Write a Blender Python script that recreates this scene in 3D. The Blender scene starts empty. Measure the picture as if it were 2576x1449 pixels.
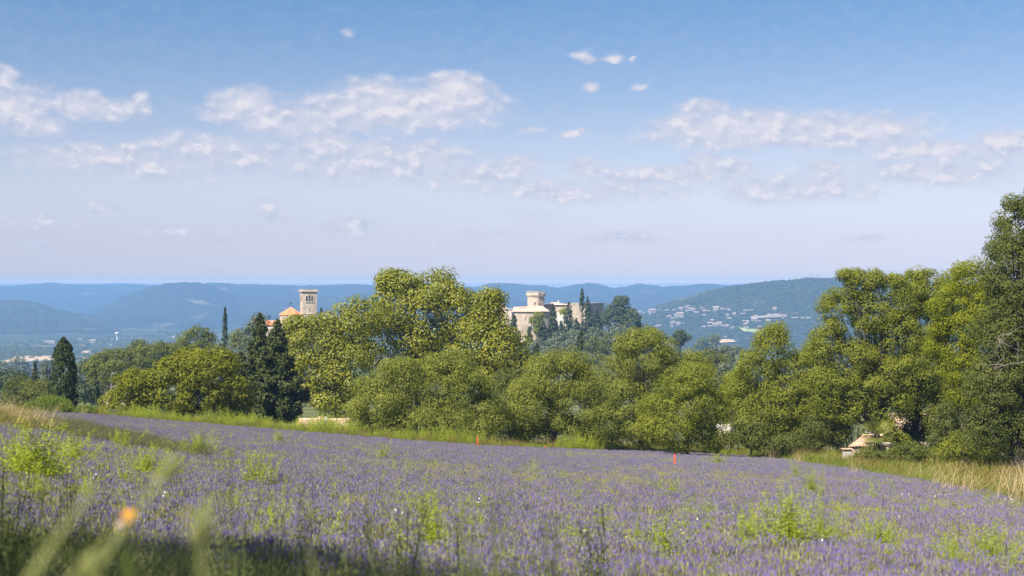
import bpy, math, random
import numpy as np
from mathutils import Vector

S = bpy.context.scene
COL = S.collection
F = 2576 * 50.0 / 36.0          # focal length in measuring units (the photo measured at 2576 x 1449)

# ------------------------------------------------------------------ camera
cd = bpy.data.cameras.new('camera')
cam = bpy.data.objects.new('camera', cd)
COL.objects.link(cam)
cd.lens = 50.0
cd.sensor_width = 36.0
cd.clip_start = 0.05
cd.clip_end = 60000.0
cd.dof.use_dof = True
cd.dof.focus_distance = 110.0
cd.dof.aperture_fstop = 2.8
cam.location = (0, 0, 0)
cam.rotation_euler = (math.radians(90), 0, 0)
S.camera = cam

# ------------------------------------------------------------------ light, sky, exposure
SUN_EL = math.radians(47)
SUN_H = Vector((-0.64, -0.77)).normalized()      # horizontal direction towards the sun
sd = bpy.data.lights.new('sun', 'SUN')
sd.energy = 5.0
sd.angle = math.radians(0.5)
sd.color = (1.0, 0.93, 0.82)
sun = bpy.data.objects.new('sun', sd)
COL.objects.link(sun)
to_sun = Vector((SUN_H.x * math.cos(SUN_EL), SUN_H.y * math.cos(SUN_EL), math.sin(SUN_EL)))
sun.rotation_euler = to_sun.to_track_quat('Z', 'Y').to_euler()

S.view_settings.view_transform = 'Standard'
S.view_settings.look = 'None'
S.view_settings.gamma = 1.0
S.view_settings.use_curve_mapping = False
S.view_settings.exposure = 1.15
S.render.engine = 'CYCLES'
S.cycles.use_denoising = True
S.cycles.max_bounces = 6
S.cycles.diffuse_bounces = 4
S.cycles.glossy_bounces = 2
S.cycles.transmission_bounces = 4
S.cycles.volume_bounces = 0
S.cycles.use_adaptive_sampling = False
S.cycles.sample_clamp_indirect = 6.0

W = bpy.data.worlds.new('World')
S.world = W
W.use_nodes = True
wn, wl = W.node_tree.nodes, W.node_tree.links
wn.clear()


def NN(tree, typ, **kw):
    n = tree.nodes.new(typ)
    for k, v in kw.items():
        setattr(n, k, v)
    return n


def math_node(tree, op, a, b=None, c=None, clamp=False):
    n = tree.nodes.new('ShaderNodeMath')
    n.operation = op
    n.use_clamp = clamp
    for i, v in enumerate((a, b, c)):
        if v is None:
            continue
        if isinstance(v, (int, float)):
            n.inputs[i].default_value = v
        else:
            tree.links.new(v, n.inputs[i])
    return n.outputs[0]


def vmath(tree, op, a, b=None, c=None):
    if op == 'SCALE2':
        op, b = 'MULTIPLY', (2.0, 2.0, 2.0)
    n = tree.nodes.new('ShaderNodeVectorMath')
    n.operation = op
    for i, v in enumerate((a, b, c)):
        if v is None:
            continue
        if isinstance(v, (tuple, list)):
            n.inputs[i].default_value = v
        else:
            tree.links.new(v, n.inputs[i])
    return n.outputs['Value'] if op in ('LENGTH', 'DOT_PRODUCT') else n.outputs[0]


# clouds of the afternoon sky: (u, v, half width, half height, weight)
CLOUDS = [
    (1148, 222, 62, 36, 1.31), (1110, 252, 120, 44, 1.05), (960, 240, 110, 36, 1.02), (1010, 275, 190, 42, 0.97), (880, 275, 110, 40, 0.91),
    (800, 292, 110, 40, 0.84), (700, 312, 95, 30, 0.90), (612, 268, 66, 34, 1.16), (655, 284, 52, 26, 0.95), (572, 290, 62, 14, 0.90),
    (825, 358, 70, 32, 0.91), (500, 372, 130, 26, 0.83), (240, 405, 170, 26, 0.93), (400, 420, 300, 34, 0.63), (640, 400, 200, 40, 0.63),
    (940, 375, 70, 24, 0.90), (1060, 392, 100, 34, 0.83), (900, 415, 280, 40, 0.75), (1290, 415, 70, 22, 0.91), (1180, 440, 180, 34, 0.68),
    (325, 381, 30, 10, 0.90), (30, 285, 85, 44, 0.92), (-20, 300, 60, 40, 0.86), (80, 325, 70, 24, 0.90), (200, 278, 62, 26, 1.02), (280, 285, 70, 20, 0.90), (355, 276, 22, 22, 0.90),
    (12, 220, 26, 24, 0.90), (110, 244, 18, 10, 0.60),
    (1720, 315, 60, 34, 0.97), (1840, 325, 150, 40, 1.02), (1930, 312, 70, 32, 1.00), (2050, 325, 150, 40, 0.87), (2190, 335, 120, 36, 1.00), (1950, 350, 280, 20, 0.90),
    (1765, 272, 60, 16, 0.83), (2310, 388, 85, 20, 1.21), (2380, 386, 55, 22, 1.10), (2520, 385, 95, 34, 0.91), (2260, 400, 80, 12, 0.97), (2600, 392, 60, 34, 0.84),
    (1775, 415, 38, 34, 0.97), (1650, 440, 130, 20, 1.02), (1850, 425, 34, 26, 0.91), (1720, 440, 100, 26, 0.75), (2080, 425, 50, 22, 0.91), (2050, 470, 150, 36, 0.83), (1900, 475, 70, 36, 0.90),
    (2330, 445, 150, 30, 0.90), (2500, 430, 140, 60, 0.56), (1480, 415, 50, 18, 0.90), (1420, 483, 110, 18, 0.84), (1330, 470, 130, 26, 0.68), (1560, 470, 200, 30, 0.63), (2200, 420, 200, 60, 0.45),
    (1470, 138, 27, 12, 0.91), (1543, 143, 24, 9, 0.84), (1595, 144, 8, 5, 0.60), (1484, 215, 18, 12, 0.87), (1605, 215, 15, 8, 0.75), (875, 83, 18, 8, 0.60), (1437, 330, 32, 9, 0.90), (1340, 325, 22, 8, 0.75),
    (885, 562, 66, 20, 0.90), (430, 584, 62, 12, 0.90), (90, 559, 90, 15, 0.84), (250, 531, 46, 13, 0.98), (1565, 598, 78, 13, 0.75), (680, 515, 40, 14, 0.75), (700, 545, 80, 24, 0.52),
    (640, 575, 40, 12, 0.60), (90, 625, 60, 18, 0.56), (540, 605, 60, 10, 0.52), (1140, 610, 70, 10, 0.52), (1240, 583, 90, 9, 0.52), (1350, 540, 60, 18, 0.45), (2160, 600, 60, 12, 0.45),
]


def cloud_group():
    """Cloud cover along a viewing direction given as (azimuth, elevation) in measuring units / 1000."""
    g = bpy.data.node_groups.new('cloud_cover', 'ShaderNodeTree')
    g.interface.new_socket('P', in_out='INPUT', socket_type='NodeSocketVector')
    g.interface.new_socket('Cover', in_out='OUTPUT', socket_type='NodeSocketFloat')
    g.interface.new_socket('SunShading', in_out='OUTPUT', socket_type='NodeSocketFloat')
    gi, go = g.nodes.new('NodeGroupInput'), g.nodes.new('NodeGroupOutput')
    P0 = gi.outputs[0]
    nz = NN(g, 'ShaderNodeTexNoise')
    nz.inputs['Scale'].default_value = 11.0
    nz.inputs['Detail'].default_value = 5.0
    nz.inputs['Roughness'].default_value = 0.6
    g.links.new(vmath(g, 'MULTIPLY', P0, (1.0, 1.7, 1.0)), nz.inputs['Vector'])
    wv = vmath(g, 'MULTIPLY', vmath(g, 'SUBTRACT', nz.outputs['Color'], (.5, .5, .5)), (.085, .055, 0))
    Pw = vmath(g, 'ADD', P0, wv)
    acc = None
    src = Pw
    for k, (u, v, ru, rv, w) in enumerate(CLOUDS):
        a, e = (u - 1288) / 1000.0, (724.5 - v) / 1000.0
        ru, rv = ru * 1.9 / 1000.0, rv * 1.9 / 1000.0
        # each step hangs on the one before, so that the shader needs little working memory
        if k % 5 == 4:
            src = vmath(g, 'MULTIPLY_ADD', acc, (1e-6, 1e-6, 0), Pw)
        q = vmath(g, 'MULTIPLY_ADD', src, (1 / ru, 1 / rv, 0), (-a / ru, -e / rv, 0))
        gt = NN(g, 'ShaderNodeTexGradient', gradient_type='SPHERICAL')
        g.links.new(q, gt.inputs['Vector'])
        t = math_node(g, 'MULTIPLY', gt.outputs['Fac'], w)
        acc = t if acc is None else math_node(g, 'SMOOTH_MAX', acc, t, 0.12)
    # the rest of the sky carries the same scattered fair-weather cloud
    az = NN(g, 'ShaderNodeSeparateXYZ')
    g.links.new(P0, az.inputs[0])
    out = math_node(g, 'SUBTRACT', math_node(g, 'ABSOLUTE', az.outputs[0]), 1.45)
    hi = math_node(g, 'SUBTRACT', az.outputs[1], 0.85)
    outm = math_node(g, 'MULTIPLY', math_node(g, 'MAXIMUM', out, hi), 4.0, clamp=True)
    nb = NN(g, 'ShaderNodeTexNoise')
    nb.inputs['Scale'].default_value = 2.2
    nb.inputs['Detail'].default_value = 3.0
    g.links.new(vmath(g, 'MULTIPLY', P0, (1.0, 2.2, 1.0)), nb.inputs['Vector'])
    far = math_node(g, 'MULTIPLY', math_node(g, 'MULTIPLY', math_node(g, 'SUBTRACT', nb.outputs['Fac'], 0.52), 3.0, clamp=True), outm)
    acc = math_node(g, 'ADD', acc, far)
    def billow(vec, scale, detail):
        n = NN(g, 'ShaderNodeTexNoise')
        n.inputs['Scale'].default_value = scale
        n.inputs['Detail'].default_value = detail
        n.inputs['Roughness'].default_value = 0.52
        g.links.new(vmath(g, 'MULTIPLY', vec, (0.9, 1.35, 1.0)), n.inputs['Vector'])
        return math_node(g, 'ABSOLUTE', math_node(g, 'SUBTRACT', n.outputs['Fac'], 0.5)), n.outputs['Fac']
    b1, f1 = billow(P0, 24.0, 5.0)
    def smooth(v, lo, hi):
        n = NN(g, 'ShaderNodeMapRange', interpolation_type='SMOOTHSTEP')
        n.inputs[1].default_value = lo; n.inputs[2].default_value = hi
        g.links.new(v, n.inputs[0])
        return n.outputs[0]
    gate = math_node(g, 'MULTIPLY', acc, 3.2, clamp=True)
    soft = math_node(g, 'MULTIPLY', math_node(g, 'SUBTRACT', f1, 0.5), 0.75)
    veil = smooth(math_node(g, 'MULTIPLY_ADD', soft, gate, acc), 0.02, 0.66)
    nn = math_node(g, 'MULTIPLY_ADD', b1, 1.5, math_node(g, 'MULTIPLY_ADD', f1, 0.9, -0.60))
    d = math_node(g, 'MULTIPLY_ADD', nn, gate, acc)
    puff = smooth(d, 0.40, 0.98)
    cover = math_node(g, 'MAXIMUM', math_node(g, 'MULTIPLY', veil, 0.90), math_node(g, 'MULTIPLY', puff, 0.98))
    g.links.new(cover, go.inputs[0])
    # sunlight painted into the cloud colour: lighter tops and left flanks
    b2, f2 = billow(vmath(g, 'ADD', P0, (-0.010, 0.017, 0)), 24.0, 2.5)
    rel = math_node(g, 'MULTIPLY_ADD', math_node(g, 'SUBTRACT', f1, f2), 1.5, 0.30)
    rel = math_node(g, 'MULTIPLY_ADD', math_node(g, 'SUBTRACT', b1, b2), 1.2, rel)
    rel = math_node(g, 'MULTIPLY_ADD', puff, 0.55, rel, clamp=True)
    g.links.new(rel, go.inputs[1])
    return g


def build_world():
    t = W.node_tree
    tc = NN(t, 'ShaderNodeTexCoord')
    sky = NN(t, 'ShaderNodeTexSky', sky_type='NISHITA')
    sky.sun_disc = False
    sky.sun_elevation = SUN_EL
    sky.sun_rotation = math.atan2(SUN_H.x, SUN_H.y)
    sky.altitude = 200
    sky.air_density = 1.0
    sky.dust_density = 0.2
    sky.ozone_density = 1.2
    sep = NN(t, 'ShaderNodeSeparateXYZ')
    t.links.new(tc.outputs['Generated'], sep.inputs[0])
    x, y, z = sep.outputs
    az = math_node(t, 'ARCTAN2', x, y)
    hyp = math_node(t, 'SQRT', math_node(t, 'ADD', math_node(t, 'MULTIPLY', x, x), math_node(t, 'MULTIPLY', y, y)))
    el = math_node(t, 'ARCTAN2', z, hyp)
    # colour cast of the clear air by elevation, the same all round the horizon
    ramp = NN(t, 'ShaderNodeValToRGB')
    er = ramp.color_ramp
    er.interpolation = 'LINEAR'
    for i, (p, c) in enumerate(SKY_TINT):
        e = er.elements[0 if i == 0 else -1] if i < 2 else er.elements.new(p)
        e.position = p
        e.color = (*c, 1)
    t.links.new(math_node(t, 'MULTIPLY', el, 1 / 0.8, clamp=True), ramp.inputs[0])
    mul = NN(t, 'ShaderNodeMix', data_type='RGBA', blend_type='MULTIPLY')
    mul.inputs[0].default_value = 1.0
    t.links.new(sky.outputs[0], mul.inputs[6])
    t.links.new(vmath(t, 'SCALE2', ramp.outputs[0]), mul.inputs[7])
    # clouds
    grp = cloud_group()
    comb = NN(t, 'ShaderNodeCombineXYZ')
    t.links.new(math_node(t, 'MULTIPLY', math_node(t, 'TANGENT', math_node(t, 'MINIMUM', math_node(t, 'MAXIMUM', az, -1.2), 1.2)), F / 1000), comb.inputs[0])
    t.links.new(math_node(t, 'MULTIPLY', el, F / 1000 * 1.02), comb.inputs[1])
    g1 = NN(t, 'ShaderNodeGroup', node_tree=grp)
    t.links.new(comb.outputs[0], g1.inputs[0])
    sun_shading = g1.outputs[1]
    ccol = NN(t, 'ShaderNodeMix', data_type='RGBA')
    ccol.inputs[6].default_value = CLOUD_SHADED
    ccol.inputs[7].default_value = CLOUD_SUNLIT
    t.links.new(sun_shading, ccol.inputs[0])
    amt = math_node(t, 'MULTIPLY', g1.outputs[0], 0.97)
    amt = math_node(t, 'MULTIPLY', amt, math_node(t, 'MULTIPLY', el, 30.0, clamp=True))
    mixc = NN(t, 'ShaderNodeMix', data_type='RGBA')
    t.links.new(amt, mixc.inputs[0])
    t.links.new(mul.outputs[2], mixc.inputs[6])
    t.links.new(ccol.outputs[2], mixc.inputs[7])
    bg = NN(t, 'ShaderNodeBackground')
    bg.inputs['Strength'].default_value = SKY_STRENGTH
    t.links.new(mixc.outputs[2], bg.inputs['Color'])
    out = NN(t, 'ShaderNodeOutputWorld')
    t.links.new(bg.outputs[0], out.inputs['Surface'])
    W.cycles.sampling_method = 'MANUAL'
    W.cycles.sample_map_resolution = 512


SKY_STRENGTH = 0.135
SKY_TINT = [(0.0, (0.4, 0.365, 0.34)), (1.0, (0.135, 0.19, 0.23)), (0.003, (0.4, 0.365, 0.34)), (0.005, (0.23, 0.22, 0.245)), (0.0078, (0.175, 0.1725, 0.2275)), (0.0125, (0.1575, 0.155, 0.2225)), (0.025, (0.148, 0.143, 0.2125)), (0.043, (0.156, 0.1435, 0.202)), (0.085, (0.1925, 0.17, 0.198)), (0.127, (0.1875, 0.166, 0.1905)), (0.169, (0.158, 0.1575, 0.1865)), (0.21, (0.131, 0.151, 0.185)), (0.255, (0.1025, 0.146, 0.185)), (0.5, (0.108, 0.158, 0.2))]
CLOUD_SHADED = (1.9, 2.03, 2.5, 1)
CLOUD_SUNLIT = (2.75, 2.65, 2.85, 1)
build_world()

# ------------------------------------------------------------------ helpers
rng = np.random.default_rng(7)
PERM = np.random.default_rng(3).random((256, 256))


def vnoise(x, y):
    x = np.asarray(x, float); y = np.asarray(y, float)
    xi, yi = np.floor(x).astype(int), np.floor(y).astype(int)
    fx, fy = x - xi, y - yi
    fx, fy = fx * fx * (3 - 2 * fx), fy * fy * (3 - 2 * fy)
    a = PERM[xi % 256, yi % 256]; b = PERM[(xi + 1) % 256, yi % 256]
    c = PERM[xi % 256, (yi + 1) % 256]; d = PERM[(xi + 1) % 256, (yi + 1) % 256]
    return (a * (1 - fx) + b * fx) * (1 - fy) + (c * (1 - fx) + d * fx) * fy


def fbm(x, y, octaves=4):
    s, a, t = 0, 0.5, 0
    for i in range(octaves):
        s = s + a * vnoise(x * 2 ** i + 17.3 * i, y * 2 ** i + 5.1 * i); t += a; a *= .5
    return s / t


def sstep(x, a, b):
    t = np.clip((np.asarray(x, float) - a) / (b - a), 0, 1)
    return t * t * (3 - 2 * t)


# ------------------------------------------------------------------ the lie of the land (eye level is z = 0)
EDGE_U = [-900, 0, 200, 500, 900, 1200, 1500, 1700, 1900, 2100, 2300, 3400]
EDGE_Y = [112, 108, 112, 100, 88, 86, 97, 112, 104, 98, 96, 96]
FAR_R = [0, 100, 140, 200, 300, 450, 600, 1000, 1600, 2300, 3500, 14000]
FAR_Z = [-2, -12.2, -14.6, -18.2, -25, -34, -41.5, -65, -95, -116, -122, -123]


def field_plane(X, Y):
    tilt = np.where(X < 0, 0.070 * X, 0.050 * X)
    R = np.maximum(Y, -20)
    return -(1.38 + 0.10 * R + np.clip(tilt, -6, 6))


def ground_z(X, Y):
    X = np.asarray(X, float); Y = np.asarray(Y, float)
    R = np.hypot(X, Y)
    u = 1288 + F * X / np.maximum(Y, 1.0)
    e = np.interp(u, EDGE_U, EDGE_Y)
    e = np.where(Y < 1, 100, e)
    far = np.interp(R, FAR_R, FAR_Z)
    w = sstep(R, e + 2, e + 75)
    z = field_plane(X, Y) * (1 - w) + far * w
    z = z + 0.06 * (fbm(X * .3, Y * .3, 3) - .5) * (1 - w)
    z = z + (fbm(X * .004, Y * .004, 3) - .5) * 8 * sstep(R, 700, 1500)
    # castle hill and church knoll
    z = z + 27.5 * np.exp(-((X - 22) / 52) ** 2 - ((Y - 622) / 60) ** 2)
    z = z + 18.0 * np.exp(-((X + 78) / 45) ** 2 - ((Y - 516) / 50) ** 2)
    return z


def UV(u, v, Y):
    return Vector(((u - 1288) / F * Y, Y, -(v - 724.5) / F * Y))


HILLS = [
    # name, crest points (u, v), crest distance, depth of the front slope, depth behind, roughness
    ('far_ridge', [(-300, 720), (150, 719), (250, 716), (300, 713), (360, 716), (470, 724), (600, 730), (1000, 732), (3000, 732)], 9600, 1500, 800, 6),
    ('mesa_hill', [(-400, 722), (0, 721), (60, 719), (130, 712.5), (165, 716), (250, 718), (400, 719), (520, 722), (700, 727), (900, 735)], 7800, 1800, 900, 16),
    ('wooded_ridge', [(380, 735), (470, 722), (520, 713), (600, 716), (760, 721), (850, 719), (900, 717), (950, 721), (1010, 722), (1100, 718), (1195, 725), (1240, 713), (1290, 714.5), (1340, 721), (1365, 720.5), (1410, 726), (1440, 718), (1480, 713.5), (1510, 716), (1545, 727), (1575, 722), (1612, 714.5), (1660, 723), (1715, 722), (1770, 715), (1840, 719), (1900, 716), (1960, 714), (2010, 714), (2200, 718), (2600, 720), (3000, 722)], 6400, 1900, 800, 14),
    ('rounded_hill', [(120, 850), (200, 800), (300, 752), (360, 728), (420, 714), (500, 711.5), (520, 717), (580, 740), (640, 758), (760, 785), (900, 815), (1000, 850)], 5600, 1500, 700, 14),
    ('low_ridge', [(380, 856), (460, 845), (520, 800), (600, 776), (680, 764), (800, 752), (880, 742), (960, 733), (1040, 728), (1150, 735), (1300, 758), (1400, 790), (1560, 830), (1700, 855)], 5200, 1300, 700, 12),
    ('dark_spur', [(-500, 770), (-100, 762), (0, 759), (60, 759), (110, 768), (160, 786), (220, 795), (260, 805), (300, 828), (345, 852), (400, 862)], 4500, 800, 500, 12),
    ('village_hill', [(1540, 862), (1590, 815), (1640, 778), (1700, 757), (1760, 741), (1810, 728), (1880, 718), (1960, 708), (2040, 702.5), (2080, 702), (2130, 706), (2250, 712), (2400, 730), (2700, 760), (3000, 800)], 3300, 750, 500, 8),
]


def hill_z(h, X, Y):
    name, crest, D, Wf, Wb, rough = h
    u = 1288 + F * X / np.maximum(Y, 1.0)
    vc = np.interp(u, [c[0] for c in crest], [c[1] for c in crest])
    # soften the corners of the crest line
    vc = (vc + np.interp(u - 9, [c[0] for c in crest], [c[1] for c in crest]) + np.interp(u + 9, [c[0] for c in crest], [c[1] for c in crest])) / 3
    zc = -(vc - 724.5) / F * D
    base = -128.0
    t = np.clip((Y - (D - Wf)) / Wf, 0, 1)
    p = 0.35 * t + 0.65 * (t * t * (3 - 2 * t))
    gully = (fbm(X / 260 + D, Y / 340, 4) - .5) * 2
    small = (fbm(X / 38 + D, Y / 45, 3) - .5) * 2
    pitch = np.sin(np.pi * np.clip(t, 0, 1)) ** 0.8
    z = base + (zc - base) * p + gully * rough * 2.2 * pitch * np.clip((zc - base) / 80, 0, 1) + small * rough * .35 * np.clip(t * 6, 0, 1)
    tb = np.clip((Y - D) / Wb, 0, 1)
    return z - (zc - base + 15) * tb * tb


def hit(u, v, Ymin=150.0, Ymax=12000.0, hill=None):
    """Where the line of sight through (u, v) meets the land."""
    Y = np.geomspace(Ymin, Ymax, 4000)
    X = (u - 1288) / F * Y
    Z = -(v - 724.5) / F * Y
    G = ground_z(X, Y)
    for h in HILLS:
        if hill is None or h[0] == hill:
            D, Wf, Wb = h[2:5]
            m = (Y > D - Wf) & (Y < D + Wb)
            G = np.where(m, np.maximum(G, hill_z(h, X, Y)), G)
    k = np.argmax(G >= Z)
    return Vector((X[k], Y[k], G[k]))


# ------------------------------------------------------------------ mesh helpers
def mesh_np(name, V, faces_flat, sizes, mats, tint=None, mat_idx=None, smooth=False):
    me = bpy.data.meshes.new(name)
    V = np.asarray(V, np.float32).reshape(-1, 3)
    faces_flat = np.asarray(faces_flat, np.int32).ravel()
    sizes = np.asarray(sizes, np.int32).ravel()
    me.vertices.add(len(V)); me.vertices.foreach_set('co', V.ravel())
    me.loops.add(len(faces_flat)); me.loops.foreach_set('vertex_index', faces_flat)
    me.polygons.add(len(sizes))
    st = np.zeros(len(sizes), np.int32); st[1:] = np.cumsum(sizes)[:-1]
    me.polygons.foreach_set('loop_start', st)
    if bpy.app.version < (4, 1):
        me.polygons.foreach_set('loop_total', sizes)
    for m in mats:
        me.materials.append(m)
    if mat_idx is not None:
        me.polygons.foreach_set('material_index', np.asarray(mat_idx, np.int32))
    me.update(calc_edges=True)
    me.polygons.foreach_set('use_smooth', np.full(len(sizes), bool(smooth)))
    if tint is not None:
        a = me.attributes.new('tint', 'FLOAT', 'FACE')
        a.data.foreach_set('value', np.asarray(tint, np.float32))
    return me


def tag(o, label=None, cat=None, group=None, kind=None):
    if label: o['label'] = label
    if cat: o['category'] = cat
    if group: o['group'] = group
    if kind: o['kind'] = kind
    return o


def link(name, data, parent=None, loc=None):
    o = bpy.data.objects.new(name, data)
    COL.objects.link(o)
    if loc is not None: o.location = loc
    if parent is not None: o.parent = parent
    return o


def thing(name, label, cat, loc, group=None):
    o = link(name, None, None, loc)
    o.empty_display_size = 0.3
    return tag(o, label, cat, group)


class MB:
    """Collects boxes, prisms and tubes; build() links them as one mesh object."""
    def __init__(s):
        s.v, s.f, s.m = [], [], []

    def add(s, verts, faces, mi=0):
        b = len(s.v)
        s.v += [tuple(map(float, p)) for p in verts]
        s.f += [tuple(b + i for i in f) for f in faces]
        s.m += [mi] * len(faces)

    def box(s, x0, x1, y0, y1, z0, z1, mi=0):
        s.add([(x0, y0, z0), (x1, y0, z0), (x1, y1, z0), (x0, y1, z0), (x0, y0, z1), (x1, y0, z1), (x1, y1, z1), (x0, y1, z1)],
              [(3, 2, 1, 0), (4, 5, 6, 7), (0, 1, 5, 4), (1, 2, 6, 5), (2, 3, 7, 6), (3, 0, 4, 7)], mi)

    def ring(s, poly0, z0, poly1, z1, cap0=True, cap1=True, mi=0):
        n = len(poly0)
        s.add([(x, y, z0) for x, y in poly0] + [(x, y, z1) for x, y in poly1],
              [(i, (i + 1) % n, n + (i + 1) % n, n + i) for i in range(n)] + ([tuple(range(n - 1, -1, -1))] if cap0 else []) + ([tuple(range(n, 2 * n))] if cap1 else []), mi)

    def tube(s, pts, rad, n=6, mi=0):
        V, Fc = tube_np(pts, rad, n)
        s.add(V, [tuple(f) for f in Fc], mi)

    def build(s, name, mats, parent=None, loc=None, off=None, smooth=False):
        if not isinstance(mats, (list, tuple)): mats = [mats]
        me = bpy.data.meshes.new(name)
        o3 = Vector(off) if off is not None else Vector((0, 0, 0))
        me.from_pydata([tuple(Vector(p) - o3) for p in s.v], [], s.f)
        for m in mats: me.materials.append(m)
        me.polygons.foreach_set('material_index', s.m)
        me.polygons.foreach_set('use_smooth', [smooth] * len(s.f))
        me.update()
        return link(name, me, parent, loc)


def tube_np(pts, rad, n=6):
    P = np.asarray(pts, float)
    m = len(P)
    r = np.broadcast_to(np.asarray(rad, float), (m,))
    T = np.gradient(P, axis=0)
    T /= np.linalg.norm(T, axis=1)[:, None] + 1e-9
    ref = np.array([0, 0, 1.0]) if abs(T[0][2]) < .9 else np.array([1.0, 0, 0])
    A = np.cross(T, ref); A /= np.linalg.norm(A, axis=1)[:, None] + 1e-9
    B = np.cross(T, A)
    ang = np.arange(n) * 2 * np.pi / n
    V = (P[:, None] + r[:, None, None] * (np.cos(ang)[None, :, None] * A[:, None] + np.sin(ang)[None, :, None] * B[:, None])).reshape(-1, 3)
    Fc = [(i * n + j, i * n + (j + 1) % n, (i + 1) * n + (j + 1) % n, (i + 1) * n + j) for i in range(m - 1) for j in range(n)]
    Fc.append(tuple(range((m - 1) * n, m * n)))
    return V, Fc


# ------------------------------------------------------------------ materials
def mat(name):
    m = bpy.data.materials.new(name)
    m.use_nodes = True
    t = m.node_tree
    t.nodes.clear()
    out = t.nodes.new('ShaderNodeOutputMaterial')
    return m, t, out


def leaf_mat(name, dark, light, trans=0.50, tcol=1.25, rough=0.55, spec=0.2):
    m, t, out = mat(name)
    at = NN(t, 'ShaderNodeAttribute', attribute_name='tint')
    mx = NN(t, 'ShaderNodeMix', data_type='RGBA')
    mx.inputs[6].default_value = (*dark, 1)
    mx.inputs[7].default_value = (*light, 1)
    t.links.new(at.outputs['Fac'], mx.inputs[0])
    bs = NN(t, 'ShaderNodeBsdfPrincipled')
    bs.inputs['Roughness'].default_value = rough
    bs.inputs['Specular IOR Level'].default_value = spec
    t.links.new(mx.outputs[2], bs.inputs['Base Color'])
    tr = NN(t, 'ShaderNodeBsdfTranslucent')
    gm = NN(t, 'ShaderNodeMix', data_type='RGBA', blend_type='MULTIPLY')
    gm.inputs[0].default_value = 1
    gm.inputs[7].default_value = (tcol, tcol * 1.05, tcol * .55, 1)
    t.links.new(mx.outputs[2], gm.inputs[6])
    t.links.new(gm.outputs[2], tr.inputs['Color'])
    ms = NN(t, 'ShaderNodeMixShader')
    ms.inputs[0].default_value = trans
    t.links.new(bs.outputs[0], ms.inputs[1]); t.links.new(tr.outputs[0], ms.inputs[2])
    t.links.new(ms.outputs[0], out.inputs['Surface'])
    return m


def noise_mat(name, c1, c2, scale=1.0, detail=6, rough=.9, bump=0.0, c3=None, scale3=.1, lo=.35, hi=.65, spec=.2):
    m, t, out = mat(name)
    geo = NN(t, 'ShaderNodeNewGeometry')
    nz = NN(t, 'ShaderNodeTexNoise')
    nz.inputs['Scale'].default_value = scale
    nz.inputs['Detail'].default_value = detail
    t.links.new(geo.outputs['Position'], nz.inputs['Vector'])
    mr = NN(t, 'ShaderNodeMapRange')
    mr.inputs[1].default_value = lo; mr.inputs[2].default_value = hi
    t.links.new(nz.outputs['Fac'], mr.inputs[0])
    mx = NN(t, 'ShaderNodeMix', data_type='RGBA')
    mx.inputs[6].default_value = (*c1, 1); mx.inputs[7].default_value = (*c2, 1)
    t.links.new(mr.outputs[0], mx.inputs[0])
    col = mx.outputs[2]
    if c3 is not None:
        n3 = NN(t, 'ShaderNodeTexNoise')
        n3.inputs['Scale'].default_value = scale3
        n3.inputs['Detail'].default_value = 3
        t.links.new(geo.outputs['Position'], n3.inputs['Vector'])
        r3 = NN(t, 'ShaderNodeMapRange')
        r3.inputs[1].default_value = .45; r3.inputs[2].default_value = .68
        t.links.new(n3.outputs['Fac'], r3.inputs[0])
        m3 = NN(t, 'ShaderNodeMix', data_type='RGBA')
        m3.inputs[7].default_value = (*c3, 1)
        t.links.new(r3.outputs[0], m3.inputs[0]); t.links.new(col, m3.inputs[6])
        col = m3.outputs[2]
    bs = NN(t, 'ShaderNodeBsdfPrincipled')
    bs.inputs['Roughness'].default_value = rough
    bs.inputs['Specular IOR Level'].default_value = spec
    t.links.new(col, bs.inputs['Base Color'])
    if bump:
        bp = NN(t, 'ShaderNodeBump')
        bp.inputs['Strength'].default_value = 1.0
        bp.inputs['Distance'].default_value = bump
        t.links.new(nz.outputs['Fac'], bp.inputs['Height'])
        t.links.new(bp.outputs[0], bs.inputs['Normal'])
    t.links.new(bs.outputs[0], out.inputs['Surface'])
    return m


M = {}
M['oak'] = leaf_mat('oak_leaf', (.130, .158, .018), (.325, .328, .042))
M['oak_grey'] = leaf_mat('downy_oak_leaf', (.138, .160, .028), (.325, .328, .058))
M['oak_dark'] = leaf_mat('evergreen_oak_leaf', (.075, .095, .022), (.205, .218, .048))
M['oak_lime'] = leaf_mat('lime_leaf', (.150, .180, .010), (.330, .330, .018))
M['plane'] = leaf_mat('plane_leaf', (.125, .150, .012), (.355, .335, .028), trans=.42, rough=.42, spec=.35)
M['linden'] = leaf_mat('linden_leaf', (.105, .122, .010), (.310, .308, .024), rough=.45)
M['conifer'] = leaf_mat('conifer_needle', (.032, .048, .016), (.115, .132, .036), trans=.15, spec=.12)
M['pine'] = leaf_mat('pine_needle', (.036, .058, .028), (.098, .125, .046), trans=.15, spec=.12)
M['cypress'] = leaf_mat('cypress_foliage', (.022, .036, .013), (.078, .098, .024), trans=.15, spec=.12)
M['olive'] = leaf_mat('olive_leaf', (.085, .105, .060), (.150, .170, .095), trans=.2)
M['midgreen'] = leaf_mat('mid_green_leaf', (.090, .115, .020), (.215, .225, .040))
M['palegreen'] = leaf_mat('pale_green_leaf', (.110, .132, .026), (.235, .248, .055))
M['weed'] = leaf_mat('weed_leaf', (.200, .250, .022), (.370, .400, .045), trans=.4, rough=.6)
M['weed_dark'] = leaf_mat('dark_weed_leaf', (.070, .095, .035), (.130, .150, .050), trans=.3, rough=.6)
M['broom'] = leaf_mat('broom_stem', (.10, .15, .02), (.21, .26, .04), trans=.25)
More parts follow.
